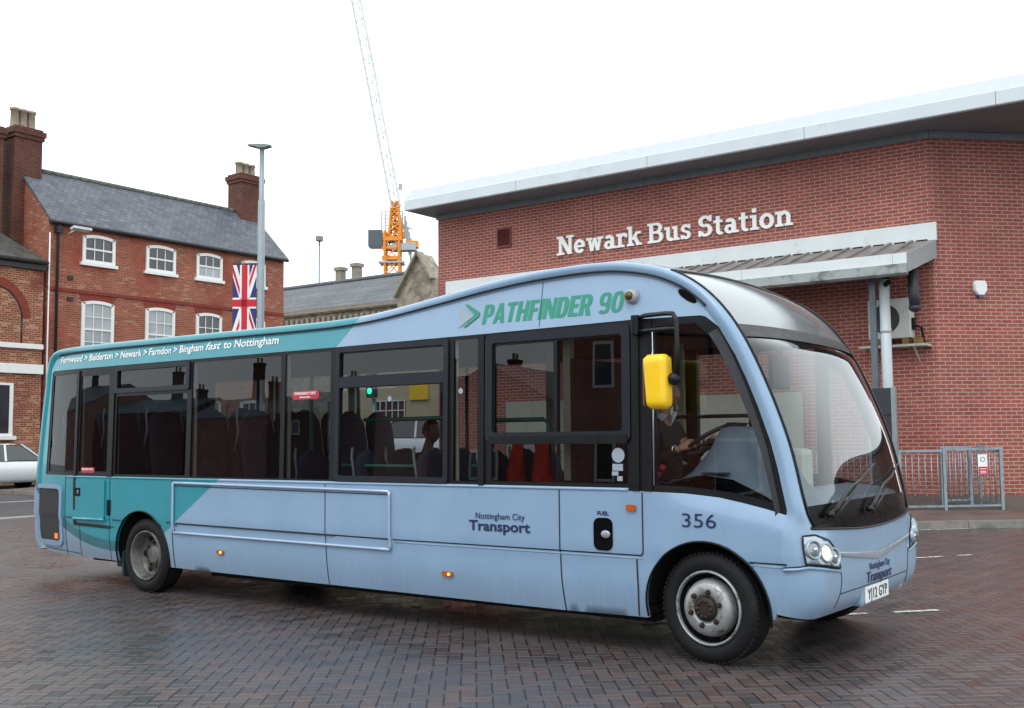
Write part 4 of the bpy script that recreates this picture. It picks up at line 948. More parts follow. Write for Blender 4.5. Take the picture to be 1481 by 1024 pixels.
def sitter(label, base, hip, neckz, arms, headc, yaw, jm, floor, group=None, dx=1, shirt=False, hairm=None):
    """seated figure facing +x; arms: list of (shoulder, elbow, wrist)"""
    t = thing('person', label, 'person', base, group); h = Vector(hip); x, y, z = h
    nk = Vector((x-.02, y, neckz))
    J = {'pel': ((x, y, z), (.15, .13)), 'wst': ((x-.03, y, z+.2), (.14, .115)), 'chs': ((x-.03, y, neckz-.20), (.16, .12)), 'nck': (nk, .055), 'hd': ((headc[0]-.01, headc[1], headc[2]-.06), .052)}
    E_ = [('pel', 'wst'), ('wst', 'chs'), ('chs', 'nck'), ('nck', 'hd')]
    for k, sg in enumerate((-1, 1)):
        J.update({f'hp{k}': ((x+.05, y+sg*.09, z-.01), .085), f'kn{k}': ((x+.44, y+sg*.12, z+.02), .062), f'an{k}': ((x+.46, y+sg*.11, floor+.09), .042), f'ft{k}': ((x+.62, y+sg*.12, floor+.04), .035)})
        E_ += [('pel', f'hp{k}'), (f'hp{k}', f'kn{k}'), (f'kn{k}', f'an{k}'), (f'an{k}', f'ft{k}')]
    for k, (sh, el, wr) in enumerate(arms):
        J.update({f'sh{k}': (sh, .062), f'el{k}': (el, .046), f'wr{k}': (wr, .028)}); E_ += [('chs', f'sh{k}'), (f'sh{k}', f'el{k}'), (f'el{k}', f'wr{k}')]
    JB = {k: (v[0], v[1] if k[:2] in ('nc', 'hd', 'wr') else ([r*.72 for r in v[1]] if hasattr(v[1], '__len__') else v[1]*.72)) for k, v in J.items()}
    q = skin('body', JB, E_, 'pel', None, None); hb = head_mb(headc, 1, yaw); q.v_off = len(q.v); q.add(hb.v, hb.f, True)
    for k, (sh, el, wr) in enumerate(arms):
        d = (Vector(wr)-Vector(el)).normalized(); sg = -1 if k == 0 else 1; hm = hand_mb(Vector(wr)-d*.01, d+Vector((0, -sg*.2, 0)), Vector((.25, -sg*.5, .8)), 1.1); q.add(hm.v, hm.f, True)
    q.build('body', M_skin, t)
    K = {k: (J[k][0], [r*1.13 for r in J[k][1]] if hasattr(J[k][1], '__len__') else J[k][1]*1.28) for k in J if k[:2] in ('pe', 'ws', 'ch', 'nc', 'sh', 'el')}; K['nck'] = ((nk.x, nk.y, nk.z-.03), .075)
    EE = [e for e in E_ if e[0] in K and e[1] in K]
    for k, (sh, el, wr) in enumerate(arms):
        K[f'cf{k}'] = (Vector(el).lerp(Vector(wr), .88), .043); EE.append((f'el{k}', f'cf{k}'))
    skin('jacket', K, EE, 'pel', jm, t)
    K = {k: (J[k][0], J[k][1]*1.16 if not hasattr(J[k][1], '__len__') else [r*1.05 for r in J[k][1]]) for k in J if k[:2] in ('pe', 'hp', 'kn', 'an')}
    skin('trousers', K, [e for e in E_ if e[0] in K and e[1] in K], 'pel', M_trouser, t)
    hair_mb(headc, 1.02, yaw).build('hair', hairm or M_hair, t)
    if shirt:
        s = MB(); s.prism([(-.035, 0), (0, -.07), (.035, 0), (.02, .03), (-.02, .03)], nk+Vector((.085, 0, -.02)), Y, (Vector((.35, 0, .94))), X, .012)
        s.prism([(-.05, 0), (.0, -.05), (.05, 0), (.0, .02)], nk+Vector((.03, -.07, -.02)), X, Vector((0, .3, .95)), -Y, .012); s.build('shirt_collar', M_shirt, t)
    return t
DX = -.09
drv = sitter('driver in a black jacket and white collar gripping the steering wheel in the cab', (-.58, .62, .66), (-.61, .62, 1.13), 1.77,
    [((-.64, .43, 1.65), (-.58, .34, 1.39), (-.37, .40, 1.50)), ((-.64, .81, 1.65), (-.56, .90, 1.40), (-.38, .84, 1.50))], (-.60, .62, 1.925), .1, M_jacket, .66, shirt=True)
q = MB(); 
q.tube([Vector((-.42, .385, 1.482))+Vector((.0, .034*cos(2*pi*k/14), .034*sin(2*pi*k/14))) for k in range(15)], .008, 6, False); q.build('watch', M_chrome, drv)
M_j2 = plain('charcoal_coat', '#1b1b20', .85, var=.25); M_j3 = plain('dark_blue_coat', '#171b28', .85, var=.25)
sitter('passenger in a charcoal coat seated further back, through the middle bus window', (-4.1, 1.66, .37), (-3.97, 1.68, .92), 1.50, [((-4.0, 1.48, 1.38), (-3.93, 1.45, 1.12), (-3.7, 1.5, 1.05)), ((-4.0, 1.88, 1.38), (-3.93, 1.9, 1.12), (-3.7, 1.85, 1.05))], (-3.94, 1.68, 1.66), 0, M_j2, .37)
sitter('passenger in a dark blue coat seated nearer the cab, through the middle bus window', (-3.3, 1.66, .37), (-3.22, 1.68, .92), 1.50, [((-3.25, 1.48, 1.38), (-3.18, 1.45, 1.12), (-2.95, 1.5, 1.05)), ((-3.25, 1.88, 1.38), (-3.18, 1.9, 1.12), (-2.95, 1.85, 1.05))], (-3.19, 1.68, 1.68), 0, M_j3, .37, hairm=M_jacket)
# red jacket over the seat back behind the cab
q = MB()
for x0, x1, sg in ((-1.80, -1.67, 1), (-1.58, -1.42, -1)):
    P = []
    for k in range(13):
        t = k/12; z = 1.56-.40*t; P.append([Vector((x0+(x1-x0)*j/8+.02*sin(t*6+j)*(.3+t)-sg*.02*t, .19+.025*sin(j*1.3+t*5)-.02*sin(pi*j/8), z-.015*cos(j*2.1))) for j in range(9)])
    q.grid(P)
P = [[Vector((-1.80+.38*j/12, .22+.24*k/5+.01*sin(j*2), 1.56+.035*sin(pi*k/5)+.008*sin(j*3))) for j in range(13)] for k in range(6)]; q.grid(P)
o = q.build('jacket', plain('red_jacket_cloth', '#d83a26', .75, var=.25, sc=12, bump=.3)); tag(o, 'red jacket hanging behind the cab inside the bus window', 'jacket')
sol = o.modifiers.new('thick', 'SOLIDIFY'); sol.thickness = .012

# ------------------------------------------------------------------ bus station building
M_brick = brick('station_brick', '#a2594e', '#935048', '#b39c92', ms=.0085, pale=None, weather=.2, bvar=.13, patch=('#7d4440', .35, .55, .85))
M_fascia = plain('grey_metal_fascia', '#cfd8df', .45, .0, var=.05, sc=1.2, dirt=('#aab2b8', 1.2, .6, .85))
M_roofwhite = plain('pale_roof_metal', '#bcc4ce', .45, var=.03)
M_soffit = plain('grey_soffit', '#74797d', .6, var=.08, sc=1.5)
M_trim = plain('grey_green_trim', '#77838a', .5, var=.1)
M_canopy_white = plain('stained_white_metal', '#d3dadd', .45, var=.04, sc=2, dirt=('#8a908c', 2.3, .60, .85))
M_gutter = plain('mossy_gutter', '#a3aaaa', .5, var=.1, sc=3, dirt=('#3b423a', 2.2, .49, .66))
M_canopy_roof = plain('weathered_sheet_roof', '#85807f', .5, .1, var=.15, sc=4, dirt=('#55504d', 3, .5, .7))
M_letter = plain('white_letters', '#eef0f0', .4, var=.02); M_letter_side = plain('letter_edges', '#8f9596', .5)
KX, KY = -2.195, 14.67; S2 = .7071; ZT = 7.50; LX = -14.82
st_ = thing('bus_station_building', 'red brick bus station with white slab lettering and an overhanging metal roof', 'building', (-8, KY+4, .3))
q = MB()
pl_ = [(LX, KY), (KX, KY), (KX+4*S2, KY+4*S2), (KX+4*S2, KY+22), (LX, KY+22)]
n = len(pl_); a = [(x, y, .0) for x, y in pl_]; b = [(x, y, ZT) for x, y in pl_]
q.add(a+b, [(i, (i+1) % n, (i+1) % n+n, i+n) for i in range(n)], False); q.build('wall', M_brick, st_)
M_mj = plain('joint_sealant', '#6a4643', .8)
q = MB(); q.box(-9.97, KY-.001, 5.72, -9.952, KY-.004, ZT-.1); q.build('movement_joint', M_mj, st_)
# roof: flat soffit, fascia, and the upper white edge
YE = KY-1.0; XL = -15.12; XR = 1.6
q = MB(); q.add([(XL, YE+.02, 7.56), (XR, YE+.02, 7.56), (XR, KY+23, 7.56), (XL, KY+23, 7.56)], [(0, 1, 2, 3)], False); q.build('soffit', M_soffit, st_)
q = MB()
def fasc(x0, x1):
    q.grid([[Vector((x, yy, zz)) for yy, zz in ((YE+.10, 7.545), (YE+.01, 7.545), (YE, 7.56), (YE-.01, 7.80), (YE+.005, 7.815))] for x in (x0, x1)], False)
x = XL
while x < XR: fasc(x+.004, min(x+3.6, XR)-.004); x += 3.6
q.grid([[Vector((XL-.01, yy, zz)) for zz in (7.545, 7.81)] for yy in (YE, KY+23)], False)
q.build('fascia', M_fascia, st_)
q = MB(); q.add([(XL-.02, YE-.005, 7.80), (XR, YE-.005, 7.80), (XR, YE+.16, 8.09), (XL+.1, YE+.16, 8.09), (XL+.1, KY+23, 8.12), (XR, KY+23, 8.12), (XL-.02, KY+23, 7.8)], [(0, 1, 2, 3), (3, 2, 5, 4), (0, 3, 4, 6)], False); q.build('roof', M_roofwhite, st_)
q = MB(); q.box(LX-.03, KY-.05, ZT-.09, KX+.02, KY-.003, 7.558)
dR = Vector((S2, S2, 0)); nR = Vector((S2, -S2, 0)); c = Vector((KX, KY, (ZT-.09+7.558)/2))
q.obox(c+dR*2+nR*.027, dR, nR, Z, 2, .024, .069); q.build('wall_trim', M_trim, st_)
def on_wall(mb, name, mat, parent=st_): return mb.build(name, mat, parent)
# louvre
q = MB(); vx0, vx1, vz0, vz1 = KX-10.64, KX-10.20, 6.44, 6.92
for a in ((vx0, vx0+.03, vz0, vz1), (vx1-.03, vx1, vz0, vz1)): q.box(a[0], KY-.035, a[2], a[1], KY-.002, a[3])
q.box(vx0, KY-.036, vz1-.03, vx1, KY-.002, vz1+.001); q.box(vx0, KY-.05, vz0-.015, vx1, KY-.002, vz0+.03); q.box(vx0, KY-.006, vz0, vx1, KY-.003, vz1)
for k in range(11):
    z = vz0+.05+k*.038; q.add([(vx0+.03, KY-.008, z+.03), (vx1-.03, KY-.008, z+.03), (vx1-.03, KY-.034, z), (vx0+.03, KY-.034, z)], [(0, 1, 2, 3)], False)
q.build('louvre_vent', plain('brown_louvre', '#6b3434', .5, var=.1), st_)
# pale cladding on the wall under the canopy, with a glazed door
q = MB(); q.box(-12.6, KY-.03, .4, -4.9, KY-.002, 2.5); q.build('wall_cladding', plain('cream_cladding', '#a7a496', .6, var=.06), st_)
# canopy
q = MB(); CX0, CX1 = KX-12.32, KX+.11; CY = KY-1.5
q.box(CX0, KY-.07, 5.36, CX1, KY-.003, 5.72, .004); can = q.build('canopy_flashing', M_canopy_white, st_)
q = MB(); zr = lambda y: 5.36+(y-(KY-.07))*(.43/1.43)
q.add([(CX0, KY-.07, 5.37), (CX1-.03, KY-.07, 5.37), (CX1-.20, CY+.02, zr(CY)+.0), (CX0, CY+.02, zr(CY))], [(0, 1, 2, 3)], False)
x = CX0+.2
while x < CX1-.25:
    a = Vector((x, KY-.075, 5.385)); b = Vector((x, CY+.03, zr(CY)+.015)); q.bar(a, b, .07, .05); x += .42
q.build('canopy_roof', M_canopy_roof, st_)
x = CX0+.2
while x < CX1-.3: q = MB(); q.box(x+.08, KY-.078, 5.36, x+.30, KY-.071, 5.395); q.build('canopy_filler', M_under, st_); x += .42
q = MB(); x = CX0
while x < CX1-.2:
    x2 = min(x+3.0, CX1-.17); q.box(x+.003, CY-.03, 4.74, x2-.003, CY+.02, 4.94, .004); x += 3.0
q.build('canopy_fascia', M_canopy_white, st_)
q = MB(); pf = [(-.02, 0), (.10, 0), (.10, -.03), (.015, -.19), (-.02, -.19)]
q.prism([(0, 0), (-.10, -.0), (-.085, -.17), (-.0, -.21)], (CX0, CY+.03, 4.735), Y*1, Z, X, CX1-.17-CX0); q.build('gutter', M_gutter, st_)
q = MB(); q.prism([(0, 5.37), (0, 5.02), (-1.44, 4.58), (-1.46, 4.93)], (CX1-.04, KY-.065, 0), Vector((.098, 1, 0)), Z, X, .03); q.build('canopy_end', plain('grey_canopy_end', '#959a9c', .5, var=.06), st_)
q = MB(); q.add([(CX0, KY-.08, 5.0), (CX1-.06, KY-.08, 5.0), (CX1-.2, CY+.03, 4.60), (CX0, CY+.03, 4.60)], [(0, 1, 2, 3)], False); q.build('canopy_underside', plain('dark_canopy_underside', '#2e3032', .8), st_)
# downpipe, post and bracket
q = MB(); px, py = -2.845, 13.67
q.tube([(px, py, .2), (px, py, 4.55)], .10, 16); q.tube([(px, py, 3.52), (px, py, 3.60)], .106, 16); q.build('downpipe', plain('pale_grey_pipe', '#b4bdc4', .4, var=.04), st_)
q = MB(); q.box(-3.10, 13.55, .2, -2.985, 13.62, 4.68); q.build('canopy_post', plain('dark_grey_post', '#59646d', .5), st_)
q = MB(); q.tube([(px, py, 4.45), (px+.05, py-.01, 4.60), (px+.02, py, 4.72)], .07, 10); q.tube([(px+.02, py-.08, 4.42), (px+.14, py-.05, 4.50)], .05, 8); q.build('pipe_clamp', M_under, st_)
q = MB(); q.tube([(-2.32, KY-.95, 4.68), (-2.32, KY-.95, 4.25), (-2.30, KY-.96, 3.98)], .10, 12, True); q.ball((-2.30, KY-.96, 3.96), .115, .115, .08); tag(q.build('hanging_lamp', plain('dark_lamp_housing', '#2a2c33', .5, var=.1)), 'dark tubular lamp hanging under the canopy end beside the pipe', 'lamp')
# slab lettering
def rc(x0, y0, x1, y1): return [(x0, y0), (x1, y0), (x1, y1), (x0, y1)]
def arc(cx, cy, rx, ry, a0, a1, w, wy=None, n=18):
    wy = wy or w*.85; o = []
    for k in range(n+1): a = radians(a0+(a1-a0)*k/n); o.append((cx+rx*cos(a), cy+ry*sin(a)))
    for k in range(n, -1, -1): a = radians(a0+(a1-a0)*k/n); o.append((cx+(rx-w)*cos(a), cy+(ry-wy)*sin(a)))
    return o
def slant(x0, y0, x1, y1, w): return [(x0-w/2, y0), (x0+w/2, y0), (x1+w/2, y1), (x1-w/2, y1)]
sw_, sf = .19, .12
def serif(x0, x1, y, up): return rc(x0, y if up else y-sf, x1, y+sf if up else y)
GL = {
 'N': (.98, [rc(.12, 0, .12+.17, 1), rc(.70, 0, .87, 1), slant(.21, 1, .78, 0, .24), serif(.0, .42, 0, 1), serif(0, .3, 1, 0), serif(.57, 1.0, 1, 0)]),
 'e': (.66, [arc(.32, .35, .32, .37, 12, 322, sw_), rc(.10, .29, .62, .41), rc(.47, .33, .635, .43)]),
 'w': (1.02, [slant(.19, .70, .34, 0, .17), slant(.34, 0, .51, .68, .15), slant(.51, .68, .68, 0, .17), slant(.68, 0, .84, .70, .14), serif(.03, .37, .70, 0), serif(.66, 1.0, .70, 0)]),
 'a': (.66, [arc(.27, .47, .27, .25, -5, 150, sw_), rc(.36, .1, .545, .48), arc(.25, .21, .25, .225, 0, 360, .17, .13), serif(.40, .68, 0, 1)]),
 'r': (.54, [rc(.09, 0, .27, .70), serif(0, .42, 0, 1), serif(0, .2, .70, 0), arc(.40, .44, .26, .28, 40, 150, .17), rc(.45, .48, .58, .66)]),
 'k': (.78, [rc(.09, 0, .27, 1), serif(0, .37, 0, 1), serif(0, .2, 1, 0), slant(.30, .30, .58, .70, .18), slant(.42, .42, .64, 0, .20), serif(.48, .76, .70, 0), serif(.50, .80, 0, 1)]),
 'B': (.86, [rc(.10, 0, .29, 1), serif(0, .50, 0, 1), serif(0, .50, 1, 0), rc(.25, .46, .52, .58), arc(.50, .745, .28, .255, -90, 90, .19, .13), arc(.52, .285, .31, .285, -90, 90, .19, .13)]),
 'u': (.80, [rc(.10, .22, .28, .70), arc(.33, .23, .23, .245, 180, 320, .18, .15), rc(.49, 0, .67, .70), serif(0, .2, .70, 0), serif(.40, .6, .70, 0), serif(.55, .79, 0, 1)]),
 's': (.56, [arc(.26, .52, .235, .20, 20, 270, .17, .13), arc(.27, .20, .245, .215, -165, 90, .17, .13), rc(.40, .50, .50, .70), rc(.02, 0, .12, .2)]),
 'S': (.74, [arc(.35, .73, .33, .285, 15, 270, .20, .14), arc(.36, .30, .34, .315, -165, 90, .20, .14), rc(.56, .70, .68, 1.0), rc(.02, 0, .14, .3)]),
 't': (.50, [rc(.12, .2, .30, .90), arc(.33, .22, .21, .235, 180, 315, .18, .14), rc(0, .58, .44, .70)]),
 'i': (.40, [rc(.11, 0, .29, .70), serif(0, .40, 0, 1), serif(0, .2, .70, 0), rc(.10, .82, .30, 1.02)]),
 'o': (.70, [arc(.34, .35, .34, .37, 0, 360, .19)]),
 'n': (.82, [rc(.10, 0, .28, .70), serif(0, .37, 0, 1), serif(0, .2, .70, 0), arc(.42, .42, .27, .30, 0, 150, .18, .16), rc(.51, 0, .69, .44), serif(.43, .80, 0, 1)]),
}
sg_ = thing('station_sign', 'white slab serif letters reading Newark Bus Station on the brick wall', 'sign', (KX-5.8, KY, 6.02))
wds = 'Newark Bus Station'; tot = sum(.30 if c == ' ' else GL[c][0]+.035 for c in wds); kx = 6.03/tot; cap = .46; pen = KX-8.79
for c in wds:
    if c == ' ': pen += .30*kx; continue
    q = MB()
    for k, pg in enumerate(GL[c][1]): q.prism([(p[0]*kx, p[1]*cap) for p in pg], (pen, KY-.055-.001*k, 6.03), X, Z, Y, .045)
    q.build('letter', M_letter, sg_); pen += (GL[c][0]+.035)*kx
# air conditioning unit on its shelf
ac = thing('air_conditioner', 'white air conditioning unit on a wall shelf behind the downpipe', 'air conditioner', (-2.9, KY-.25, 3.35))
M_acw = plain('off_white_casing', '#c3c6c2', .5, var=.06, dirt=('#8b8b80', 5, .55, .8))
q = MB(); q.box(-3.36, KY-.42, 3.46, -2.55, KY-.1, 4.24, .02); q.build('casing', M_acw, ac)
q = MB(); q.lathe([(.0, .0), (.05, .01), (.25, .012), (.27, .02), (.285, .0)], Matrix.Translation((-3.03, KY-.423, 3.85)) @ Matrix.Rotation(pi/2, 4, 'X'), 28); q.build('fan_grille', plain('dark_fan', '#34363a', .6), ac)
q = MB(); q.box(-2.545, KY-.34, 3.62, -2.50, KY-.2, 3.85, .01); q.tube([(-2.50, KY-.25, 3.7), (-2.40, KY-.2, 3.66), (-2.38, KY-.15, 3.4), (-2.38, KY-.02, 3.3)], .025, 8); q.build('pipework', M_under, ac)
q = MB(); q.box(-3.55, KY-.45, 3.29, -2.27, KY-.003, 3.335); 
for x in (-3.35, -2.5): q.bar((x, KY-.4, 3.28), (x, KY-.02, 3.0), .03)
q.build('shelf', plain('shelf_grey', '#b3b3ad', .6), ac)
M_wb = plain('wood_block', '#7d6033', .8, var=.2)
for x in (-3.25, -2.72, -2.50): q = MB(); q.box(x, KY-.40, 3.337, x+.12, KY-.15, 3.458); q.build('foot', M_wb, ac)
# alarm box on the angled wall
al = thing('alarm_box', 'white alarm box with blue base on the angled brick wall', 'alarm box', Vector((KX, KY, 4.4))+dR*.95)
M_al = Matrix.Translation(Vector((KX, KY, 4.42))+dR*.95+nR*.01); rot = Matrix((dR, Z, nR)).transposed().to_4x4(); M_al = M_al @ rot
hexa = [(-.10, .16), (.10, .16), (.135, .11), (.135, -.03), (.06, -.13), (-.06, -.13), (-.135, -.03), (-.135, .11)]
q = MB(); R3 = M_al.to_3x3()
for sc, h0, h1 in ((1, 0, .06), (.9, .06, .085)): q.prism([(x*sc, y*sc) for x, y in hexa], M_al @ Vector((0, 0, h0)), R3 @ X, R3 @ Y, R3 @ Z, h1-h0)
q.build('cover', plain('alarm_white', '#e4e6e6', .35, var=.02), al)
q = MB(); q.prism([(-.07, -.115), (.07, -.115), (.05, -.165), (-.05, -.165)], M_al @ Vector((0, 0, .002)), R3 @ X, R3 @ Y, R3 @ Z, .07); q.build('strobe', plain('blue_strobe', '#27407c', .2, coat=.5), al)
# dark information board
ib = thing('information_board', 'tall dark grey information board with pale edge in front of the downpipe', 'information board', (-2.85, 13.35, .17))
q = MB(); q.box(-3.08, 13.33, .5, -2.69, 13.40, 2.46, .005); q.build('panel', plain('board_charcoal', '#2b2f37', .5, var=.08), ib)
M_be = plain('board_edge', '#8e979d', .4, .3)
for a_, b_ in ((-2.69, -2.61), (-3.13, -3.08)): q = MB(); q.box(a_, 13.31, .17, b_, 13.42, 2.47, .006); q.build('post', M_be, ib)
for z in (1.2, 1.95): q = MB(); q.box(-3.075, 13.325, z, -2.695, 13.329, z+.012); q.build('panel_joint', M_under, ib)
# guard rails
M_galv = plain('galvanised_steel', '#8c9aa3', .4, .5, var=.1, sc=6, dirt=('#6a7276', 8, .5, .75))
def rail(name, label, a, b, h=1.14, n=7, posts=(1, 1), group='pedestrian guard rails', gap=.10):
    a, b = Vector(a), Vector(b); t = thing(name, label, 'railing', (a+b)/2, group); d = (b-a).normalized(); L = (b-a).length
    for k, p in enumerate((a, b)):
        if posts[k]:
            q = MB(); q.bar(p-Z*.03, p+Z*(h+.01), .055, .055, d); q.build('post', M_galv, t)
    q = MB(); q.bar(a+Z*(h-.02), b+Z*(h-.02), .045); q.build('top_rail', M_galv, t); q = MB(); q.bar(a+Z*(.10), b+Z*(.10), .035); q.build('bottom_rail', M_galv, t)
    for k in range(1, n+1): p = a+(b-a)*k/(n+1); q = MB(); q.tube([p+Z*.10, p+Z*(h-.03)], .009, 6); q.build('bar', M_galv, t)
    return t
A_, B_, C_ = Vector((-2.60, 13.38, .16)), Vector((-1.93, 13.86, .165)), Vector((-1.08, 14.47, .175))
rail('guard_rail', 'galvanised guard rail panel just right of the bus front', A_, B_, 1.14, 6, (1, 0))
rail('guard_rail', 'galvanised guard rail panel carrying the small red sign', B_, C_, 1.16, 9)
rail('guard_rail', 'short guard rail panel standing nearer the angled wall, behind the one with the sign', (-2.05, 14.15, .25), (-1.62, 14.46, .26), 1.1, 4)
rail('guard_rail', 'short guard rail panel turning back from the far end of the red sign panel', (-1.50, 14.62, .28), (-1.10, 14.49, .18), 1.1, 3, (1, 0))
for k in range(4): rail('guard_rail', 'guard rail panel in the row standing along the pavement behind the bus front', (-2.6-1.9*(k+1), 13.3, .16), (-2.6-1.9*k, 13.3+(.08 if k == 0 else 0), .16), 1.14, 15, (1, 0), 'guard rails in a row behind the bus front')
sp = Vector((-1.36, 14.23, .9)); d_ = (C_-B_).normalized(); n_ = Vector((d_.y, -d_.x, 0))
sg2 = thing('prohibition_sign', 'small white and red notice fixed to the guard rail', 'sign', sp+n_*.04)
q = MB(); q.obox(sp+n_*.045+Z*.12, d_, n_, Z, .085, .004, .19); q.build('plate', M_white, sg2)
q = MB(); q.obox(sp+n_*.053+Z*.01, d_, n_, Z, .08, .003, .075); q.build('red_panel', M_red, sg2)
for zz, w_ in ((.045, .06), (.0, .055), (-.03, .06)):
    q = MB(); q.obox(sp+n_*.058+Z*zz, d_, n_, Z, w_, .001, .006); q.build('text_line', M_white, sg2)
q = MB(); q.lathe([(.032, 0), (.045, 0)], Matrix.Translation(sp+n_*.053+Z*.22) @ n_.to_track_quat('Z', 'Y').to_matrix().to_4x4(), 24); q.build('ring', plain('sign_grey', '#7f868c', .5), sg2)

# ------------------------------------------------------------------ old brick house across the street (face at x = HX looking towards +x)
HX = -34.36; H0, H1 = 15.0, 26.65
M_oldbrick = brick('old_red_brick', '#ab5039', '#914433', '#93806f', bw=.235, bh=.08, ms=.013, pale=('#a9806d', .9), patch=('#8f4334', .5, .5, .7), weather=.22)
M_oldbrick2 = brick('old_orange_brick', '#a24e34', '#86402d', '#9b8875', bw=.235, bh=.08, ms=.014, pale=('#b98f74', .82), patch=('#6d3328', .6, .55, .75), weather=.22)
M_chim = brick('dark_chimney_brick', '#63322a', '#542a25', '#6d574c', bw=.235, bh=.08, ms=.012, weather=.35)
M_arch = plain('rubbed_brick', '#7d3328', .85, var=.2, sc=9)
def slate_mat(name, c1, c2, moss=None):
    b = NB(name); p = b.sep(b.obj()); t = b.n('ShaderNodeTexBrick'); t.offset = .5; t.inputs['Scale'].default_value = 1; b.put(t.inputs['Vector'], b.com(p[1], b.mt('MULTIPLY', p[2], 1.35)))
    t.inputs['Color1'].default_value = lin(c1); t.inputs['Color2'].default_value = lin(c2); t.inputs['Mortar'].default_value = lin('#2c2f36'); t.inputs['Brick Width'].default_value = .28; t.inputs['Row Height'].default_value = .2; t.inputs['Mortar Size'].default_value = .012
    c = b.mix(1., t.outputs[0], b.ramp(b.noise(b.obj(), 3.5, 7, .7), [(.3, .72), (.7, 1.3)]), 'MULTIPLY'); c = b.mix(1., c, b.ramp(b.noise(b.obj(), .5, 5), [(.3, .82), (.7, 1.15)]), 'MULTIPLY')
    if moss: c = b.mix(b.ramp(b.noise(b.obj(), 1.1, 8, .7), [(moss[1], 0.), (moss[1]+.15, .8)]), c, lin(moss[0]))
    return b.pbr(c, .55, 0, b.bump(t.outputs['Fac'], -.5, .02))
M_slate_roof = slate_mat('grey_slate', '#5c626d', '#484d58', ('#6d6f63', .68)); M_moss_roof = slate_mat('mossy_slate', '#4a4b48', '#3b3d3c', ('#4e5140', .45))
M_sash = plain('white_window_paint', '#e2e4e3', .45, var=.03); M_gutterblack = plain('black_gutter', '#17181b', .5, var=.2)
M_hglass = plain('dark_sash_glass', '#2b3038', .08, var=.4, sc=1.1, coat=.6); M_hglass2 = plain('net_curtain_glass', '#9aa2a6', .2, var=.12, sc=2., coat=.6)
M_pot = plain('clay_chimney_pot', '#8f8474', .8, var=.2, sc=8); M_mortar = plain('pale_mortar', '#a7a7a5', .8)
hs = thing('brick_house', 'three-storey red brick house with slate roof and white sash windows across the street', 'house', (HX-3, 20.8, 0))
ZE, ZR, DP = 10.05, 12.35, 2.3
q = MB(); q.box(HX-4.6, H0, 0, HX, H1, ZE); q.add([(HX, H0, ZE), (HX-4.6, H0, ZE), (HX-DP, H0, ZR)], [(0, 1, 2)], False); q.add([(HX, H1, ZE), (HX-4.6, H1, ZE), (HX-DP, H1, ZR)], [(0, 1, 2)], False); q.build('wall', M_oldbrick, hs)
q = MB()
for sg in (1, -1):
    xe = HX+.22 if sg > 0 else HX-4.82; ze = ZE-.02
    a = [Vector((xe, H0-.06, ze)), Vector((xe, H1+.1, ze)), Vector((HX-DP, H1+.1, ZR+.1)), Vector((HX-DP, H0-.06, ZR+.1))]; q.add(a+[p-Z*.09 for p in a], [(0, 1, 2, 3), (4, 5, 6, 7), (0, 1, 5, 4), (1, 2, 6, 5), (3, 0, 4, 7)], False)
rf_ = q.build('roof', M_slate_roof, hs)
q = MB(); 
for k in range(26): y = H0+.9+k*.425; q.tube([(HX-DP, y, ZR+.10), (HX-DP, y+.41, ZR+.10)], .11, 8)
q.build('ridge_tiles', plain('mossy_ridge', '#5d6058', .8, var=.3), rf_)
q = MB(); q.obox(Vector((HX-DP*.93, H0+.3, ZR-.1)), Y, Vector((.707, 0, -.707)), Vector((.707, 0, .707)), .38, .28, .06); q.build('flashing', M_mortar, rf_)
def chimney(x, y, z0, z1, wx, wy, pots, parent, ph=.75):
    q = MB(); q.box(x-wx/2, y-wy/2, z0, x+wx/2, y+wy/2, z1-.45); q.box(x-wx/2-.06, y-wy/2-.06, z1-.45, x+wx/2+.06, y+wy/2+.06, z1-.30); q.box(x-wx/2-.11, y-wy/2-.11, z1-.30, x+wx/2+.11, y+wy/2+.11, z1-.10); q.box(x-wx/2-.02, y-wy/2-.02, z1-.10, x+wx/2+.02, y+wy/2+.02, z1)
    c = q.build('chimney', M_chim, parent)
    for k in range(pots):
        yy = y+(k-(pots-1)/2)*wy/max(pots, 1)*.9; q = MB(); q.lathe([(.2, 0), (.17, .1), (.15, ph-.12), (.19, ph-.1), (.19, ph), (.13, ph), (.12, ph-.3)], Matrix.Translation((x, yy, z1)), 14); q.build('chimney_pot', M_pot, c)
chimney(HX-DP, H0+.12, 6.0, 13.95, 1.0, 1.12, 3, rf_, .8)
chimney(HX-DP, H1-.42, 11.3, 14.25, .95, 1.25, 3, rf_, .6)
q = MB(); q.box(HX+.0, H0-.02, ZE-.12, HX+.14, H1+.05, ZE-.02); q.tube([(HX+.20, H0-.03, ZE-.10), (HX+.20, H1+.08, ZE-.10)], .075, 8)
q.tube([(HX+.18, H0+.32, ZE-.1), (HX+.10, H0+.32, ZE-.35), (HX+.09, H0+.32, 0)], .055, 8); q.box(HX+.02, H0+.2, ZE-.5, HX+.25, H0+.45, ZE-.25); q.build('gutter', M_gutterblack, hs)
q = MB(); q.box(HX-.02, H0+.001, 7.36, HX+.045, H1-.001, 7.50); q.build('brick_band', M_arch, hs)
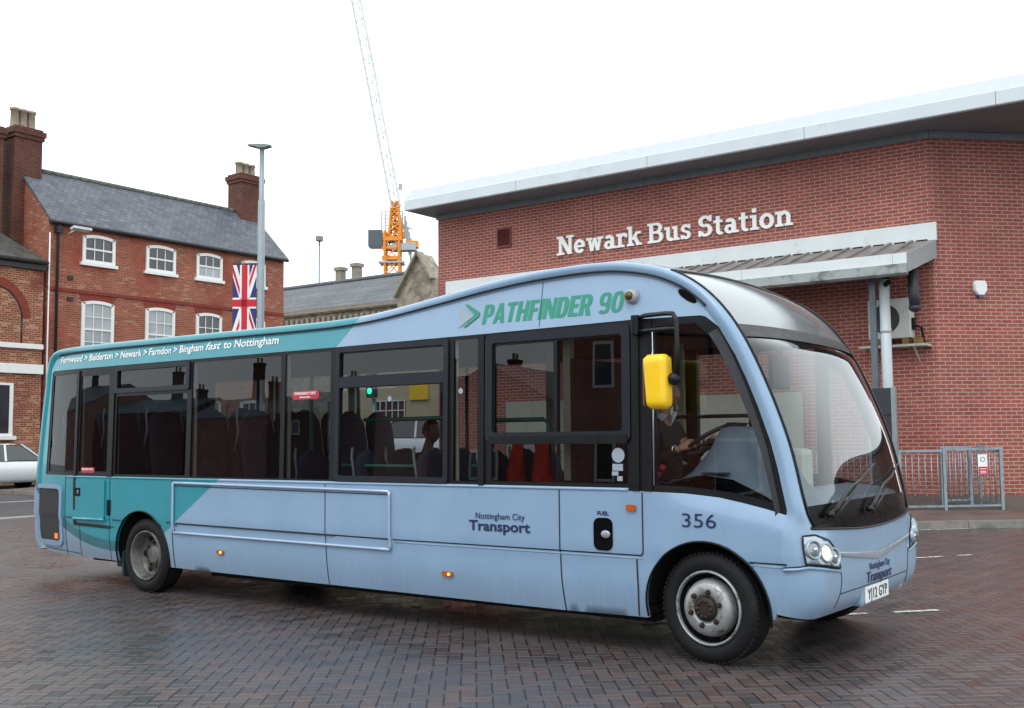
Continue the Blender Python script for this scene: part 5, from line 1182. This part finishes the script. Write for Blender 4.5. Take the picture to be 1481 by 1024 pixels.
def sash(y0, y1, z0, z1, net, parent, rows=2, cols=3):
    """white sash window with a shallow arched head, standing slightly proud"""
    x = HX; hw = (y1-y0)/2; yc = (y0+y1)/2; rise = .10
    def head(t): return rise*(1-t*t)
    q = MB(); n = 10; fwid = .13
    for k in range(n):
        t0, t1 = -1+2*k/n, -1+2*(k+1)/n; p = [(yc+hw*t, z1-rise+head(t)) for t in (t0, t1)]; p2 = [(yc+(hw-fwid)*t, z1-rise-fwid*.7+head(t)*.7) for t in (t1, t0)]
        q.prism(p+p2, (x, 0, 0), Y, Z, X, .07)
    q.box(x, y0, z0, x+.07, y0+fwid, z1-rise-.0); q.box(x, y1-fwid, z0, x+.07, y1, z1-rise-.0); q.box(x, y0+fwid, z0, x+.065, y1-fwid, z0+.11)
    ft = q.build('window', M_sash, parent)
    q = MB(); q.box(x-.02, y0-.09, z0-.13, x+.13, y1+.09, z0-.003); q.build('sill', M_sash, ft)
    iy0, iy1, iz0, iz1 = y0+fwid, y1-fwid, z0+.11, z1-rise*1.0-.06
    mid = (iz0+iz1)/2
    q = MB(); q.add([(x+.012, iy0, iz0), (x+.012, iy1, iz0), (x+.012, iy1, iz1+.06), (x+.012, iy0, iz1+.06)], [(0, 1, 2, 3)], False); q.build('pane', M_hglass2 if net == 2 else M_hglass, ft)
    if net == 1:
        q = MB(); q.add([(x+.016, iy0, iz0), (x+.016, iy1, iz0), (x+.016, iy1, mid), (x+.016, iy0, mid)], [(0, 1, 2, 3)], False); q.build('net_curtain', M_hglass2, ft)
    q = MB(); q.box(x+.018, iy0, mid-.035, x+.06, iy1, mid+.035)
    for s0, s1 in ((iz0, mid), (mid, iz1)):
        for c in range(1, cols): yy = iy0+(iy1-iy0)*c/cols; q.box(x+.02, yy-.016, s0, x+.045, yy+.016, s1)
        for r in range(1, rows if s1-s0 > .75 else 1): zz = s0+(s1-s0)*r/rows; q.box(x+.02, iy0, zz-.016, x+.043, iy1, zz+.016)
    q.build('glazing_bars', M_sash, ft); return ft
def arch_bricks(y0, y1, z1, parent):
    q = MB(); n = 14; yc = (y0+y1)/2; hw = (y1-y0)/2
    for k in range(n):
        t0, t1 = -1+2*(k+.08)/n, -1+2*(k+.92)/n; q.prism([(yc+hw*t0, z1-.10+.1*(1-t0*t0)+.02), (yc+hw*t1, z1-.10+.1*(1-t1*t1)+.02), (yc+(hw+.1)*t1, z1+.2+.1*(1-t1*t1)), (yc+(hw+.1)*t0, z1+.2+.1*(1-t0*t0))], (HX, 0, 0), Y, Z, X, .008)
    q.build('brick_arch', M_arch, parent)
for (a, b), nt, nm in (((1.38, 2.80), 0, 2), ((4.23, 5.66), 0, 2), ((6.72, 8.08), 1, 0), ((9.14, 10.5), 1, 0)):
    sash(H0+a, H0+b, 8.60, 9.72, nt, hs, 1); sash(H0+a+.02, H0+b-.0, 4.9, 7.12, nm, hs, 2); arch_bricks(H0+a, H0+b, 7.12, hs)
    sash(H0+a+.02, H0+b, 1.0, 3.4, 0, hs, 2)
for z in (7.85, 7.02): q = MB(); q.box(HX, H0+.80, z, HX+.05, H0+1.02, z+.14); q.build('wall_vent', M_gutterblack, hs)
q = MB(); q.tube([(HX+.03, H0-.12+.15, 9.55), (HX+.03, H0-.12+.15, .2)], .03, 6); q.build('white_cable', M_sash, hs)
fl_ = thing('wall_floodlight', 'small white floodlight on a bracket below the eaves of the brick house', 'floodlight', (HX, H0+.85, 9.62))
q = MB(); q.tube([(HX+.02, H0+.7, 9.55), (HX+.5, H0+.75, 9.68)], .025, 6); q.build('bracket', M_sash, fl_); q = MB(); q.obox((HX+.62, H0+.95, 9.74), Y, Vector((.95, 0, .2)), Vector((-.2, 0, .95)), .38, .13, .05); q.build('lamp_head', plain('pale_lamp_head', '#b9bcbd', .4), fl_)
# lower building to its left
lb = thing('brick_shop', 'lower brick building with mossy roof, blind arch and white bands beside the tall house', 'building', (HX-3, 10, 0))
q = MB(); q.box(HX-7, 2.0, 0, HX-.05, H0-.13, 8.32); q.build('wall', M_oldbrick2, lb)
q = MB(); a = [Vector((HX+.15, 2.0, 8.36)), Vector((HX+.15, H0-.02, 8.36)), Vector((HX-1.7, H0-1.3, 9.75)), Vector((HX-1.9, 2.0, 10.1)), Vector((HX-7, H0-.1, 8.36)), Vector((HX-7, 2, 8.36))]; q.add(a, [(0, 1, 2, 3), (2, 4, 5, 3)], False); lr = q.build('roof', M_moss_roof, lb)
q = MB(); q.tube([(HX+.17, 2, 8.33), (HX+.17, H0-.1, 8.33)], .08, 8); q.box(HX-.05, 2, 8.05, HX+.1, H0-.14, 8.26); q.build('gutter', M_gutterblack, lb)
q = MB(); q.box(HX-.05, 2, 5.08, HX+.06, H0-.14, 5.26); q.build('white_band', M_sash, lb); q = MB(); q.box(HX-.05, 2, 4.15, HX+.10, H0-.14, 4.50); q.build('white_band', M_sash, lb)
q = MB()
for k in range(20):
    t0, t1 = pi*k/20, pi*(k+.9)/20; yc = 12.9
    q.prism([(yc+1.15*cos(t0), 6.2+1.15*sin(t0)), (yc+1.15*cos(t1), 6.2+1.15*sin(t1)), (yc+1.48*cos(t1), 6.2+1.48*sin(t1)), (yc+1.48*cos(t0), 6.2+1.48*sin(t0))], (HX-.05, 0, 0), Y, Z, X, .012)
q.build('brick_arch', M_arch, lb)
q = MB(); q.tube([(HX-.045, 12.9+1.15*cos(pi*k/20), 6.2+1.15*sin(pi*k/20)) for k in range(21)], .03, 5); q.tube([(HX-.045, 14.05, 6.2), (HX-.045, 14.05, 5.26)], .03, 5); q.build('arch_shade_line', M_gutterblack, lb)  # dark line stands in for the shade at the blind arch's edge
q = MB(); q.box(HX-.05, 11.9, 1.85, HX+.06, 13.75, 3.78); sh = q.build('window', M_sash, lb); q = MB(); q.box(HX+.055, 12.0, 1.95, HX+.068, 13.6, 3.7); q.build('pane', M_hglass, sh)
q = MB(); q.box(HX-.05, 11.8, 1.72, HX+.16, 13.85, 1.86); q.build('sill', M_sash, sh)
chimney(HX-DP, H0-1.42, 9, 13.75, .9, 1.1, 1, lr, .4)
# ------------------------------------------------------------------ stone church hall beyond
def stone_mat():
    b = NB('rubble_stone'); h, z = b.wall(); v = b.n('ShaderNodeTexVoronoi'); v.feature = 'F1'; b.put(v.inputs['Vector'], b.com(b.mt('MULTIPLY', h, .7), z)); v.inputs['Scale'].default_value = 5.5
    s_ = b.sep(v.outputs['Color']); c = b.ramp(s_[0], [(0, lin('#777063')), (.5, lin('#938c7d')), (1, lin('#a9a090'))]); c = b.mix(1., c, b.ramp(b.noise(b.obj(), .8, 7, .65), [(.3, .6), (.7, 1.2)]), 'MULTIPLY')
    return b.pbr(c, .9, 0, b.bump(v.outputs['Distance'], -.4, .03))
M_stone = stone_mat(); M_ashlar = plain('carved_stone', '#8a8577', .9, var=.2, sc=4, bump=.2)
ch = thing('stone_hall', 'grey stone church hall with slate roof and pointed gable beyond the house', 'church', (-37, 37, 0)); CYW = 34.2
q = MB(); q.box(-46, CYW, 0, -33.1, CYW+9, 8.9); q.box(-46, CYW-.18, 8.55, -33.1, CYW, 8.62); q.build('wall', M_stone, ch)
q = MB()
x = -45.9
while x < -33.2: q.box(x, CYW-.16, 8.05, x+.22, CYW-.002, 8.35); x += .42
q.box(-46, CYW-.24, 8.62, -33.1, CYW+.02, 8.80); q.build('corbel_table', M_ashlar, ch)
q = MB(); a = [Vector((-46, CYW-.2, 8.82)), Vector((-33.0, CYW-.2, 8.82)), Vector((-33.0, CYW+1.9, 10.6)), Vector((-46, CYW+1.9, 10.6)), Vector((-46, CYW+9, 8.8)), Vector((-33, CYW+9, 8.8))]; q.add(a, [(0, 1, 2, 3), (3, 2, 5, 4)], False); q.tube([a[3], a[2]], .13, 6); q.build('roof', slate_mat('hall_slate', '#676a70', '#56595f', ('#6d6a5c', .6)), ch)
q = MB(); q.prism([(-33.6, 0), (-30.4, 0), (-30.4, 9.5), (-31.15, 9.6), (-32.06, 11.0), (-33.6, 8.9)], (0, CYW-.6, 0), X, Z, Y, 1.0); q.build('gable', M_stone, ch)
q = MB(); q.bar((-33.65, CYW-.62, 8.85), (-32.06, CYW-.62, 11.06), .12, .5, (0, 1, 0)); q.bar((-32.06, CYW-.62, 11.06), (-31.1, CYW-.62, 9.6), .12, .5, (0, 1, 0)); q.build('coping', M_ashlar, ch)
q = MB(); q.prism([(-31.6, 9), (-30.6, 9), (-30.6, 10.9), (-31.05, 10.75)], (0, CYW+1.2, 0), X, Z, Y, .5); q.build('far_gable', M_stone, ch)
for x, z in ((-41.0, 11.05), (-42.35, 10.95)):
    q = MB(); q.box(x-.22, CYW+4-.22, 8.9, x+.22, CYW+4.22, z+.75); q.box(x-.3, CYW+3.7, z+.75, x+.3, CYW+4.3, z+.95); q.build('chimney', M_ashlar, ch)
# mast with a small camera head
ms_ = thing('camera_mast', 'thin pale mast with a small camera head behind the stone hall', 'mast', (-41.6, 38, 0)); pm = at_y(462, 348, 38.)
q = MB(); q.tube([(pm.x, 38, 0), (pm.x, 38, pm.z)], .06, 6); q.build('pole', M_galv, ms_); q = MB(); q.box(pm.x-.16, 37.8, pm.z-.05, pm.x+.16, 38.2, pm.z+.28, .05); q.bar((pm.x-.1, 38, pm.z+.1), (pm.x+.3, 37.8, pm.z+.05), .15); q.build('camera_head', plain('mast_head_grey', '#7f8488', .5), ms_)
# ------------------------------------------------------------------ lamp post and flag banner
M_lp = plain('grey_lamp_column', '#8a959d', .4, .3, var=.06)
lpx, lpy = -19.74, 12.83
lp = thing('lamp_post', 'tall grey street lamp column with flat wing head', 'street lamp', (lpx, lpy, 0))
q = MB(); q.tube([(lpx, lpy, 0), (lpx, lpy, 1.4), (lpx, lpy, 1.5), (lpx, lpy, 8.3), (lpx, lpy, 8.35), (lpx, lpy, 9.8)], .1, 14, True, [.12, .12, .105, .1, .075, .07]); q.build('column', M_lp, lp)
d1 = Vector((RGT.x, RGT.y, 0)).normalized(); d2 = Vector((-d1.y, d1.x, 0)); c = Vector((lpx, lpy, 9.86)); q = MB()
q.prism([(-.34, .025), (-.06, -.05), (.06, -.05), (.27, .01), (.24, .03), (.0, .06), (-.40, .045)], c-d2*.13, d1, Z, d2, .26); q.build('lamp_head', plain('lamp_head_grey', '#7c858a', .4), lp)
fg = thing('flag_banner', 'vertical Union flag banner hanging from the street lamp column', 'flag', Vector((lpx, lpy, 4.5))-d1*.45)
M_fb = plain('flag_blue', '#28336b', .7, var=.08); M_fw = plain('flag_white', '#e4e4e6', .7, var=.04); M_fr = plain('flag_red', '#c22033', .7, var=.08)
def clip(poly, x0, x1, y0, y1):
    for ax, lim, sg in ((0, x0, 1), (0, x1, -1), (1, y0, 1), (1, y1, -1)):
        o = []
        for i in range(len(poly)):
            a, b = poly[i], poly[(i+1) % len(poly)]; ia, ib = (a[ax]-lim)*sg >= 0, (b[ax]-lim)*sg >= 0
            if ia: o.append(a)
            if ia != ib: t = (lim-a[ax])/(b[ax]-a[ax]); o.append((a[0]+(b[0]-a[0])*t, a[1]+(b[1]-a[1])*t))
        poly = o
        if not poly: break
    return poly
fwd, fht = .66, 2.15; fo = Vector((lpx, lpy, 0))-d1*(.12+fwd/2)+Z*5.42
def strip(a, b, w, off=0.):
    d = Vector((b[0]-a[0], b[1]-a[1])).normalized(); n = Vector((-d.y, d.x)); return [(a[0]+n.x*(off-w/2), a[1]+n.y*(off-w/2)), (b[0]+n.x*(off-w/2), b[1]+n.y*(off-w/2)), (b[0]+n.x*(off+w/2), b[1]+n.y*(off+w/2)), (a[0]+n.x*(off+w/2), a[1]+n.y*(off+w/2))]
hw_, hh_ = fwd/2, fht/2
def fmap(mb):   # gentle billow
    o = []
    for p in mb.v:
        v = Vector(p)-fo; u = v.dot(d1); o.append(tuple(Vector(p)+d2*(.03*sin(v.z*2.2+u*3)))+())
    mb.v = [tuple(p) for p in o]; return mb
def flag_layer(polys, mat, k, name, parent):
    q = MB()
    for pg in polys:
        pg = clip(pg, -hw_, hw_, -hh_, hh_)
        if len(pg) < 3: continue
        for sgn in ((1, -1) if k else (1,)):
            q.prism(pg, fo+(-d2 if sgn > 0 else d2)*(.004+.003*k)*(1 if k else 0)-(d2*.003 if not k else d2*0), d1, Z, d2 if sgn > 0 else -d2, .002 if k else .006)
    return q.build(name, mat, parent)
diag = [((-hw_, -hh_), (hw_, hh_)), ((-hw_, hh_), (hw_, -hh_))]
cl_ = flag_layer([[(-hw_, -hh_), (hw_, -hh_), (hw_, hh_), (-hw_, hh_)]], M_fb, 0, 'cloth', fg)
flag_layer([strip((a[0]*1.5, a[1]*1.5), (b[0]*1.5, b[1]*1.5), .19) for a, b in diag], M_fw, 1, 'white_saltire', fg)
flag_layer([strip((0, 0), (p[0]*1.5, p[1]*1.5), .062, .031) for a, b in diag for p in (a, b)], M_fr, 2, 'red_saltire', fg)
flag_layer([[(-.13, -2), (.13, -2), (.13, 2), (-.13, 2)], [(-2, -.155), (2, -.155), (2, .155), (-2, .155)]], M_fw, 3, 'white_cross', fg)
flag_layer([[(-.08, -2), (.08, -2), (.08, 2), (-.08, 2)], [(-2, -.10), (2, -.10), (2, .10), (-2, .10)]], M_fr, 4, 'red_cross', fg)
q = MB(); q.tube([fo+Z*(hh_+.03)-d1*(hw_+.0), fo+Z*(hh_+.03)+d1*(hw_+.14)], .022, 6); q.build('banner_arm', M_gutterblack, fg)
# ------------------------------------------------------------------ tower crane
M_or = plain('crane_orange', '#e08a1e', .5, var=.08); M_jib = plain('crane_jib_white', '#d3d8da', .5, var=.04); M_cg = plain('crane_grey', '#a3acb4', .5, var=.12)
KD = 150.
cr = thing('tower_crane', 'tall luffing tower crane with orange mast and raised white jib on the skyline', 'crane', at_d(568, 395, KD)-Z*26.5)
cx = Vector(at_d(568, 395, KD)); mast_x = cx.x; mast_y = cx.y; e1 = d1; e2 = d2
def lattice(mb, a, b, w0, w1, bays, rc_, rd, axu):
    a, b = Vector(a), Vector(b); d = (b-a).normalized(); u = Vector(axu); u = (u-d*u.dot(d)).normalized(); v = d.cross(u); L = (b-a).length
    def cor(k, t): w = w0+(w1-w0)*t; s = ((-1, -1), (1, -1), (1, 1), (-1, 1))[k]; return a+d*L*t+u*w/2*s[0]+v*w/2*s[1]
    for k in range(4): mb.bar(cor(k, 0), cor(k, 1), rc_)
    for i in range(bays):
        t0, t1 = i/bays, (i+1)/bays
        for k in range(4):
            k2 = (k+1) % 4; mb.bar(cor(k, t0), cor(k2, t1) if i % 2 else cor(k2, t0), rd); mb.bar(cor(k if i % 2 == 0 else k2, t0), cor(k2 if i % 2 == 0 else k, t1), rd)
q = MB(); lattice(q, cx-Z*26.5, at_d(568, 335, KD), 2.0, 2.0, 16, .28, .14, e1); q.build('mast', M_or, cr)
q = MB(); top = Vector(at_d(569, 347, KD)); q.obox(top, e1, e2, Z, 1.3, 1.2, .28); q.obox(Vector(at_d(567, 374, KD)), e1, e2, Z, 1.3, 1.2, .22); q.obox(Vector(at_d(566, 360, KD)), e1, e2, Z, 1.2, 1.1, .15)
lattice(q, at_d(572, 345, KD), at_d(571, 291, KD), 1.7, .8, 5, .26, .16, e1); lattice(q, at_d(578, 345, KD), at_d(573, 296, KD), 1.2, .5, 5, .16, .12, e1); q.build('slewing_head', M_or, cr)
q = MB(); lattice(q, at_d(573, 300, KD), at_d(510, -25, KD), 1.25, 1.2, 24, .13, .07, e1); q.build('jib', M_jib, cr)
q = MB(); q.obox(at_d(544, 346, KD), e1, e2, Z, 1.0, 1.0, 1.15); q.build('cab', plain('crane_cab', '#36424c', .3, coat=.5), cr)
q = MB(); q.obox(at_d(556, 357, KD), e1, e2, Z, 2.0, .9, .15); q.obox(at_d(585, 358, KD), e1, e2, Z, 1.7, 1.0, .5);  q.build('machinery_deck', M_cg, cr)
q = MB()
for k in range(5): a = at_d(586+k*2, 312+k*8, KD); q.bar(a, Vector(a)-Z*3.2, .22)
q.bar(at_d(572, 292, KD), at_d(592, 352, KD), .2); q.bar(at_d(578, 330, KD), at_d(596, 330, KD), .2)
for k in range(6): a = at_d(552+k*6, 338, KD); q.bar(a, Vector(a)+Z*3.2, .11); q.bar(at_d(552, 331-k*5, KD), at_d(584, 331-k*5, KD), .09)
q.build('handrail', M_cg, cr)
q = MB(); q.obox(at_d(597, 354, KD), e1, e2, Z, .8, .9, .45); q.build('counterweight', M_or, cr)
q = MB(); q.obox(at_d(567, 381, KD), e1, e2, Z, 1.7, 1.5, .12)
for sg in (-1, 1):
    for k in range(3): a = Vector(at_d(567, 381, KD))+e1*sg*(.8+.5*k); q.bar(a-e2*1.4, a+e2*1.4+Z*.3, .1)
q.build('climbing_collar', M_cg, cr)
q = MB(); q.bar(at_d(515, -25, KD), at_d(579, 268, KD), .05); q.bar(at_d(572, 292, KD), at_d(513, -25, KD), .06); q.obox(at_d(579, 270, KD), e1, e2, Z, .25, .2, .4); q.build('rope', M_cg, cr)
# ------------------------------------------------------------------ cars
M_car = plain('white_car_paint', '#d9dee2', .2, var=.02, coat=.7); M_cglass = plain('car_glass', '#20262c', .06, coat=1.); M_tail = plain('tail_lamp_red', '#c01a22', .25, emit=lin('#ff2030'), estr=.5, coat=.5)
def make_car(name, label, ctr, d, L, w, h, hood=True):
    """d: the direction it faces; a body loft, glasshouse, wheels and lamps"""
    d = Vector(d); s = Vector((-d.y, d.x, 0)); o = Vector(ctr); t = thing(name, label, 'car', o)
    def pt(x, y, z): return o+d*x+s*y+Z*z
    if hood: sec = [(-L/2, .45, .62, .80), (-L/2+.08, .32, .92, .90), (-L*.36, .28, h*.66, .97), (-L*.2, .27, h*.64, 1), (L*.05, .27, h*.64, 1), (L*.22, .27, h*.635, 1), (L*.38, .28, h*.55, .97), (L/2-.1, .32, h*.45, .88), (L/2, .42, .60, .75)]
    else: sec = [(-L/2, .45, h*.60, .86), (-L/2+.06, .34, h*.64, .93), (-L*.36, .28, h*.65, .98), (-L*.2, .27, h*.64, 1), (L*.05, .27, h*.635, 1), (L*.25, .27, h*.62, 1), (L*.38, .28, h*.56, .97), (L/2-.1, .32, h*.48, .88), (L/2, .42, .66, .75)]
    q = MB(); P = []
    for x, z0, z1, k in sec:
        W2 = w/2*k; pr = [(-W2*.86, z0), (-W2*.98, z0+.12), (-W2, z0+(z1-z0)*.5), (-W2*.95, z1-.06), (-W2*.85, z1), (0, z1+.02), (W2*.85, z1), (W2*.95, z1-.06), (W2, z0+(z1-z0)*.5), (W2*.98, z0+.12), (W2*.86, z0)]; P.append([pt(x, a, b) for a, b in pr])
    q.grid(P, True, True); q.add(P[0], [tuple(range(11))], False); q.add(P[-1], [tuple(range(11))], False)
    body = q.build('body', M_car, t)
    zb = h*.64; rx0, rx1 = (-L*.17, L*.10) if hood else (-L*.34, L*.12); bx0, bx1 = (-L*.36, L*.27) if hood else (-L*.47, L*.30); wr = w*.36; wb = w*.47
    q = MB()
    C_ = [pt(bx0, -wb, zb), pt(bx1, -wb, zb), pt(bx1, wb, zb), pt(bx0, wb, zb)]; T_ = [pt(rx0, -wr, h-.05), pt(rx1, -wr, h-.05), pt(rx1, wr, h-.05), pt(rx0, wr, h-.05)]
    q.add(C_+T_, [(0, 1, 5, 4), (1, 2, 6, 5), (2, 3, 7, 6), (3, 0, 4, 7)], False); q.build('window', M_cglass, t)
    q = MB(); q.grid([[pt(x, y, z-(.05 if abs(y) > wr*.95 else 0)-(.05 if x in (rx0-.05, rx1+.05) else 0)) for y in (-wr-.03, -wr*.7, 0, wr*.7, wr+.03)] for x, z in ((rx0-.05, h-.01), (rx0+.2, h), (rx1-.2, h), (rx1+.05, h-.01))])
    for sg in (-1, 1):
        for xb, xt in ((bx0, rx0), ((bx0+bx1)/2, (rx0+rx1)/2), (bx1, rx1)): q.bar(pt(xb, sg*wb, zb-.02), pt(xt, sg*wr, h-.03), .07, .05)
    q.build('roof', M_car, t)
    for x in (-L*.30, L*.31):
        for sg in (-1, 1):
            M = Matrix.Translation(pt(x, sg*(w/2-.02), .33)) @ (s*sg).to_track_quat('Z', 'Y').to_matrix().to_4x4()
            q = MB(); q.lathe([(.20, .0), (.31, .01), (.33, -.03), (.33, -.19), (.2, -.2)], M, 24); wh = q.build('wheel', M_tyre, t); q = MB(); q.lathe([(.21, .0), (.19, -.03), (.05, -.01), (0, -.01)], M, 20); q.build('rim', M_rim, wh)
    for sg in (-1, 1):
        q = MB(); zl = h*.56 if not hood else .82; q.obox(pt(-L/2+.10, sg*w*.385, zl), d, s, Z, .14, w*.07, .075); q.build('tail_light', M_tail, t)
        q = MB(); q.obox(pt(L/2-.18, sg*w*.36, .68), d, s, Z, .12, w*.07, .06); q.build('headlight', M_lens, t)
    for xx in (-L*.05,):
        q = MB()
        for sg in (-1, 1): q.box(0, 0, 0, .001, .001, .001)
    return t
make_car('parked_car', 'white hatchback parked in front of the shop at the left edge', (-32.05, 12.05, .004), (0, 1, 0), 4.3, 1.8, 1.58)
make_car('estate_car', 'white tall car with red tail light, beyond the middle bus windows', (-20.0, 20.9, .58), (1, 0, 0), 4.6, 1.85, 1.70, False)
# ------------------------------------------------------------------ cream shop seen through the bus, and a signal light
cs = thing('cream_shop', 'low cream shop with small-paned windows seen through the bus', 'shop', (-25.5, 28, .6)); M_cr = plain('cream_render', '#b5a98c', .8, var=.06)
q = MB(); q.box(-30, 26, .5, -17, 32, 4.9); q.build('wall', M_cr, cs)
q = MB(); q.box(-30.1, 25.8, 4.9, -16.9, 32.2, 5.1); q.build('roof', M_slate_roof, cs)
for x in (-27.9, -23.2, -20.4):
    q = MB(); q.box(x, 25.96, 1.6, x+1.7, 25.998, 3.2); f_ = q.build('window', M_hglass, cs); q = MB()
    for k in range(6): q.box(x+k*.34-.02, 25.93, 1.6, x+k*.34+.02, 25.958, 3.2)
    for k in range(5): q.box(x, 25.925, 1.6+k*.4-.02, x+1.7, 25.957, 1.6+k*.4+.02)
    q.build('glazing_bars', M_sash, f_)
q = MB(); q.box(-25.9, 25.9, 3.2, -24.9, 25.99, 3.9); q.build('yellow_sign', M_yellow, cs)
tl = thing('traffic_signal', 'signal head with a lit green lamp seen through the middle bus window', 'traffic light', (-14.9, 15.3, .2)); pt_ = at_y(541, 566, 12.2)
tl.location = (pt_.x, 12.2, .13); q = MB(); q.tube([(pt_.x, 12.2, .13), (pt_.x, 12.2, 2.6)], .055, 8); q.build('pole', M_galv, tl); q = MB(); q.box(pt_.x-.13, 12.05, pt_.z-.16, pt_.x+.13, 12.2, pt_.z+.55, .02); q.build('signal_head', M_gutterblack, tl); q = MB(); q.ball((pt_.x, 12.04, pt_.z), .075, .03, .075); q.build('green_lamp', plain('green_light', '#19d6a0', .3, emit=lin('#20ffc0'), estr=2.5), tl)
# ------------------------------------------------------------------ houses on the photographer's side, which the bus windows mirror
def plain_house(label, x0, x1, yf, dep, ze, zr, chim, wins, mat=M_oldbrick, gable=False):
    t = thing('brick_house', label, 'house', ((x0+x1)/2, yf-dep/2, 0)); q = MB(); q.box(x0, yf-dep, 0, x1, yf, ze)
    if gable: q.add([(x0, yf, ze), (x1, yf, ze), ((x0+x1)/2, yf, zr), (x0, yf-dep, ze), (x1, yf-dep, ze), ((x0+x1)/2, yf-dep, zr)], [(0, 1, 2), (3, 4, 5)], False)
    else: q.add([(x0, yf, ze), (x0, yf-dep, ze), (x0, yf-dep/2, zr), (x1, yf, ze), (x1, yf-dep, ze), (x1, yf-dep/2, zr)], [(0, 1, 2), (3, 4, 5)], False)
    q.build('wall', mat, t); q = MB(); xm, ym = (x0+x1)/2, yf-dep/2
    if gable: q.add([(x0-.2, yf+.1, ze), (xm, yf+.1, zr+.1), (x1+.2, yf+.1, ze), (x0-.2, yf-dep, ze), (xm, yf-dep, zr+.1), (x1+.2, yf-dep, ze)], [(0, 1, 4, 3), (1, 2, 5, 4)], False)
    else: q.add([(x0, yf+.2, ze), (x1, yf+.2, ze), (x1, ym, zr+.1), (x0, ym, zr+.1), (x1, yf-dep-.2, ze), (x0, yf-dep-.2, ze)], [(0, 1, 2, 3), (3, 2, 4, 5)], False)
    r = q.build('roof', M_slate_roof, t)
    for cx_, zt in chim: chimney(cx_, ym, ze, zt, 1.0, 1.4, 2, r)
    for a, b, z0, z1 in wins:
        q = MB(); q.box(a, yf, z0, b, yf+.06, z1); f = q.build('window', M_sash, t); q = MB(); q.box(a+.12, yf+.062, z0+.12, b-.12, yf+.066, z1-.12); q.build('pane', M_hglass, f)
    return t
plain_house('brick house with two white windows facing the bus, behind the photographer', -21.5, -6., -30, 9, 8.4, 11.4, [(-8, 13.5)], [(-19.7, -18.7, 4.7, 6.6), (-15, -14, 3.4, 5.3), (-11, -10, 3.4, 5.3), (-19.6, -18.6, .9, 2.6), (-14.5, -12.5, .3, 2.6)])
plain_house('low gabled brick building beside the house behind the photographer', -28.5, -21.6, -30, 9, 4.2, 5.9, [], [(-26, -24.5, .9, 2.2)], M_chim, True)
for k, (x0, x1, ze, zr, chm, lb_) in enumerate(((-215, -150, 11.5, 14.5, [(-190, 17), (-160, 16.5)], 'with a long high ridge'), (-149, -127, 9.2, 11.6, [(-137, 16.0), (-131, 13)], 'with a broad tall stack'), (-126.5, -109, 8.2, 11.2, [(-118, 16.4), (-114.5, 13.5)], 'with two stacks and low eaves'), (-108, -90, 8.6, 11.6, [(-99, 13.6)], 'with one short stack'), (-89, -70, 9.6, 12.7, [(-82, 15.2), (-72, 14.5)], 'with high eaves and two stacks'), (-68, -48, 9.0, 12., [(-58, 14.4)], 'nearest the gabled building'))):
    plain_house('far terrace house '+lb_+', mirrored in the bus windows', x0, x1, -90, 12, ze, zr, chm, [(x0+4+j*7, x0+5.4+j*7, 5.6, 7.5) for j in range(2)] if k == 3 else [], M_oldbrick2 if k % 2 == 0 else M_chim)
t = thing('backdrop', 'dark brick warehouse across the yard ahead of the bus, added out of view for its windscreen to mirror', 'backdrop', (20, 50, 0))  # unseen block added to darken the lower part of the windscreen reflection
q = MB(); q.box(3, 46, 0, 45, 60, 6.8); q.build('wall', M_chim, t); q = MB(); q.box(2.7, 45.7, 6.8, 45.3, 60.3, 7.2); q.build('roof', M_slate_roof, t)
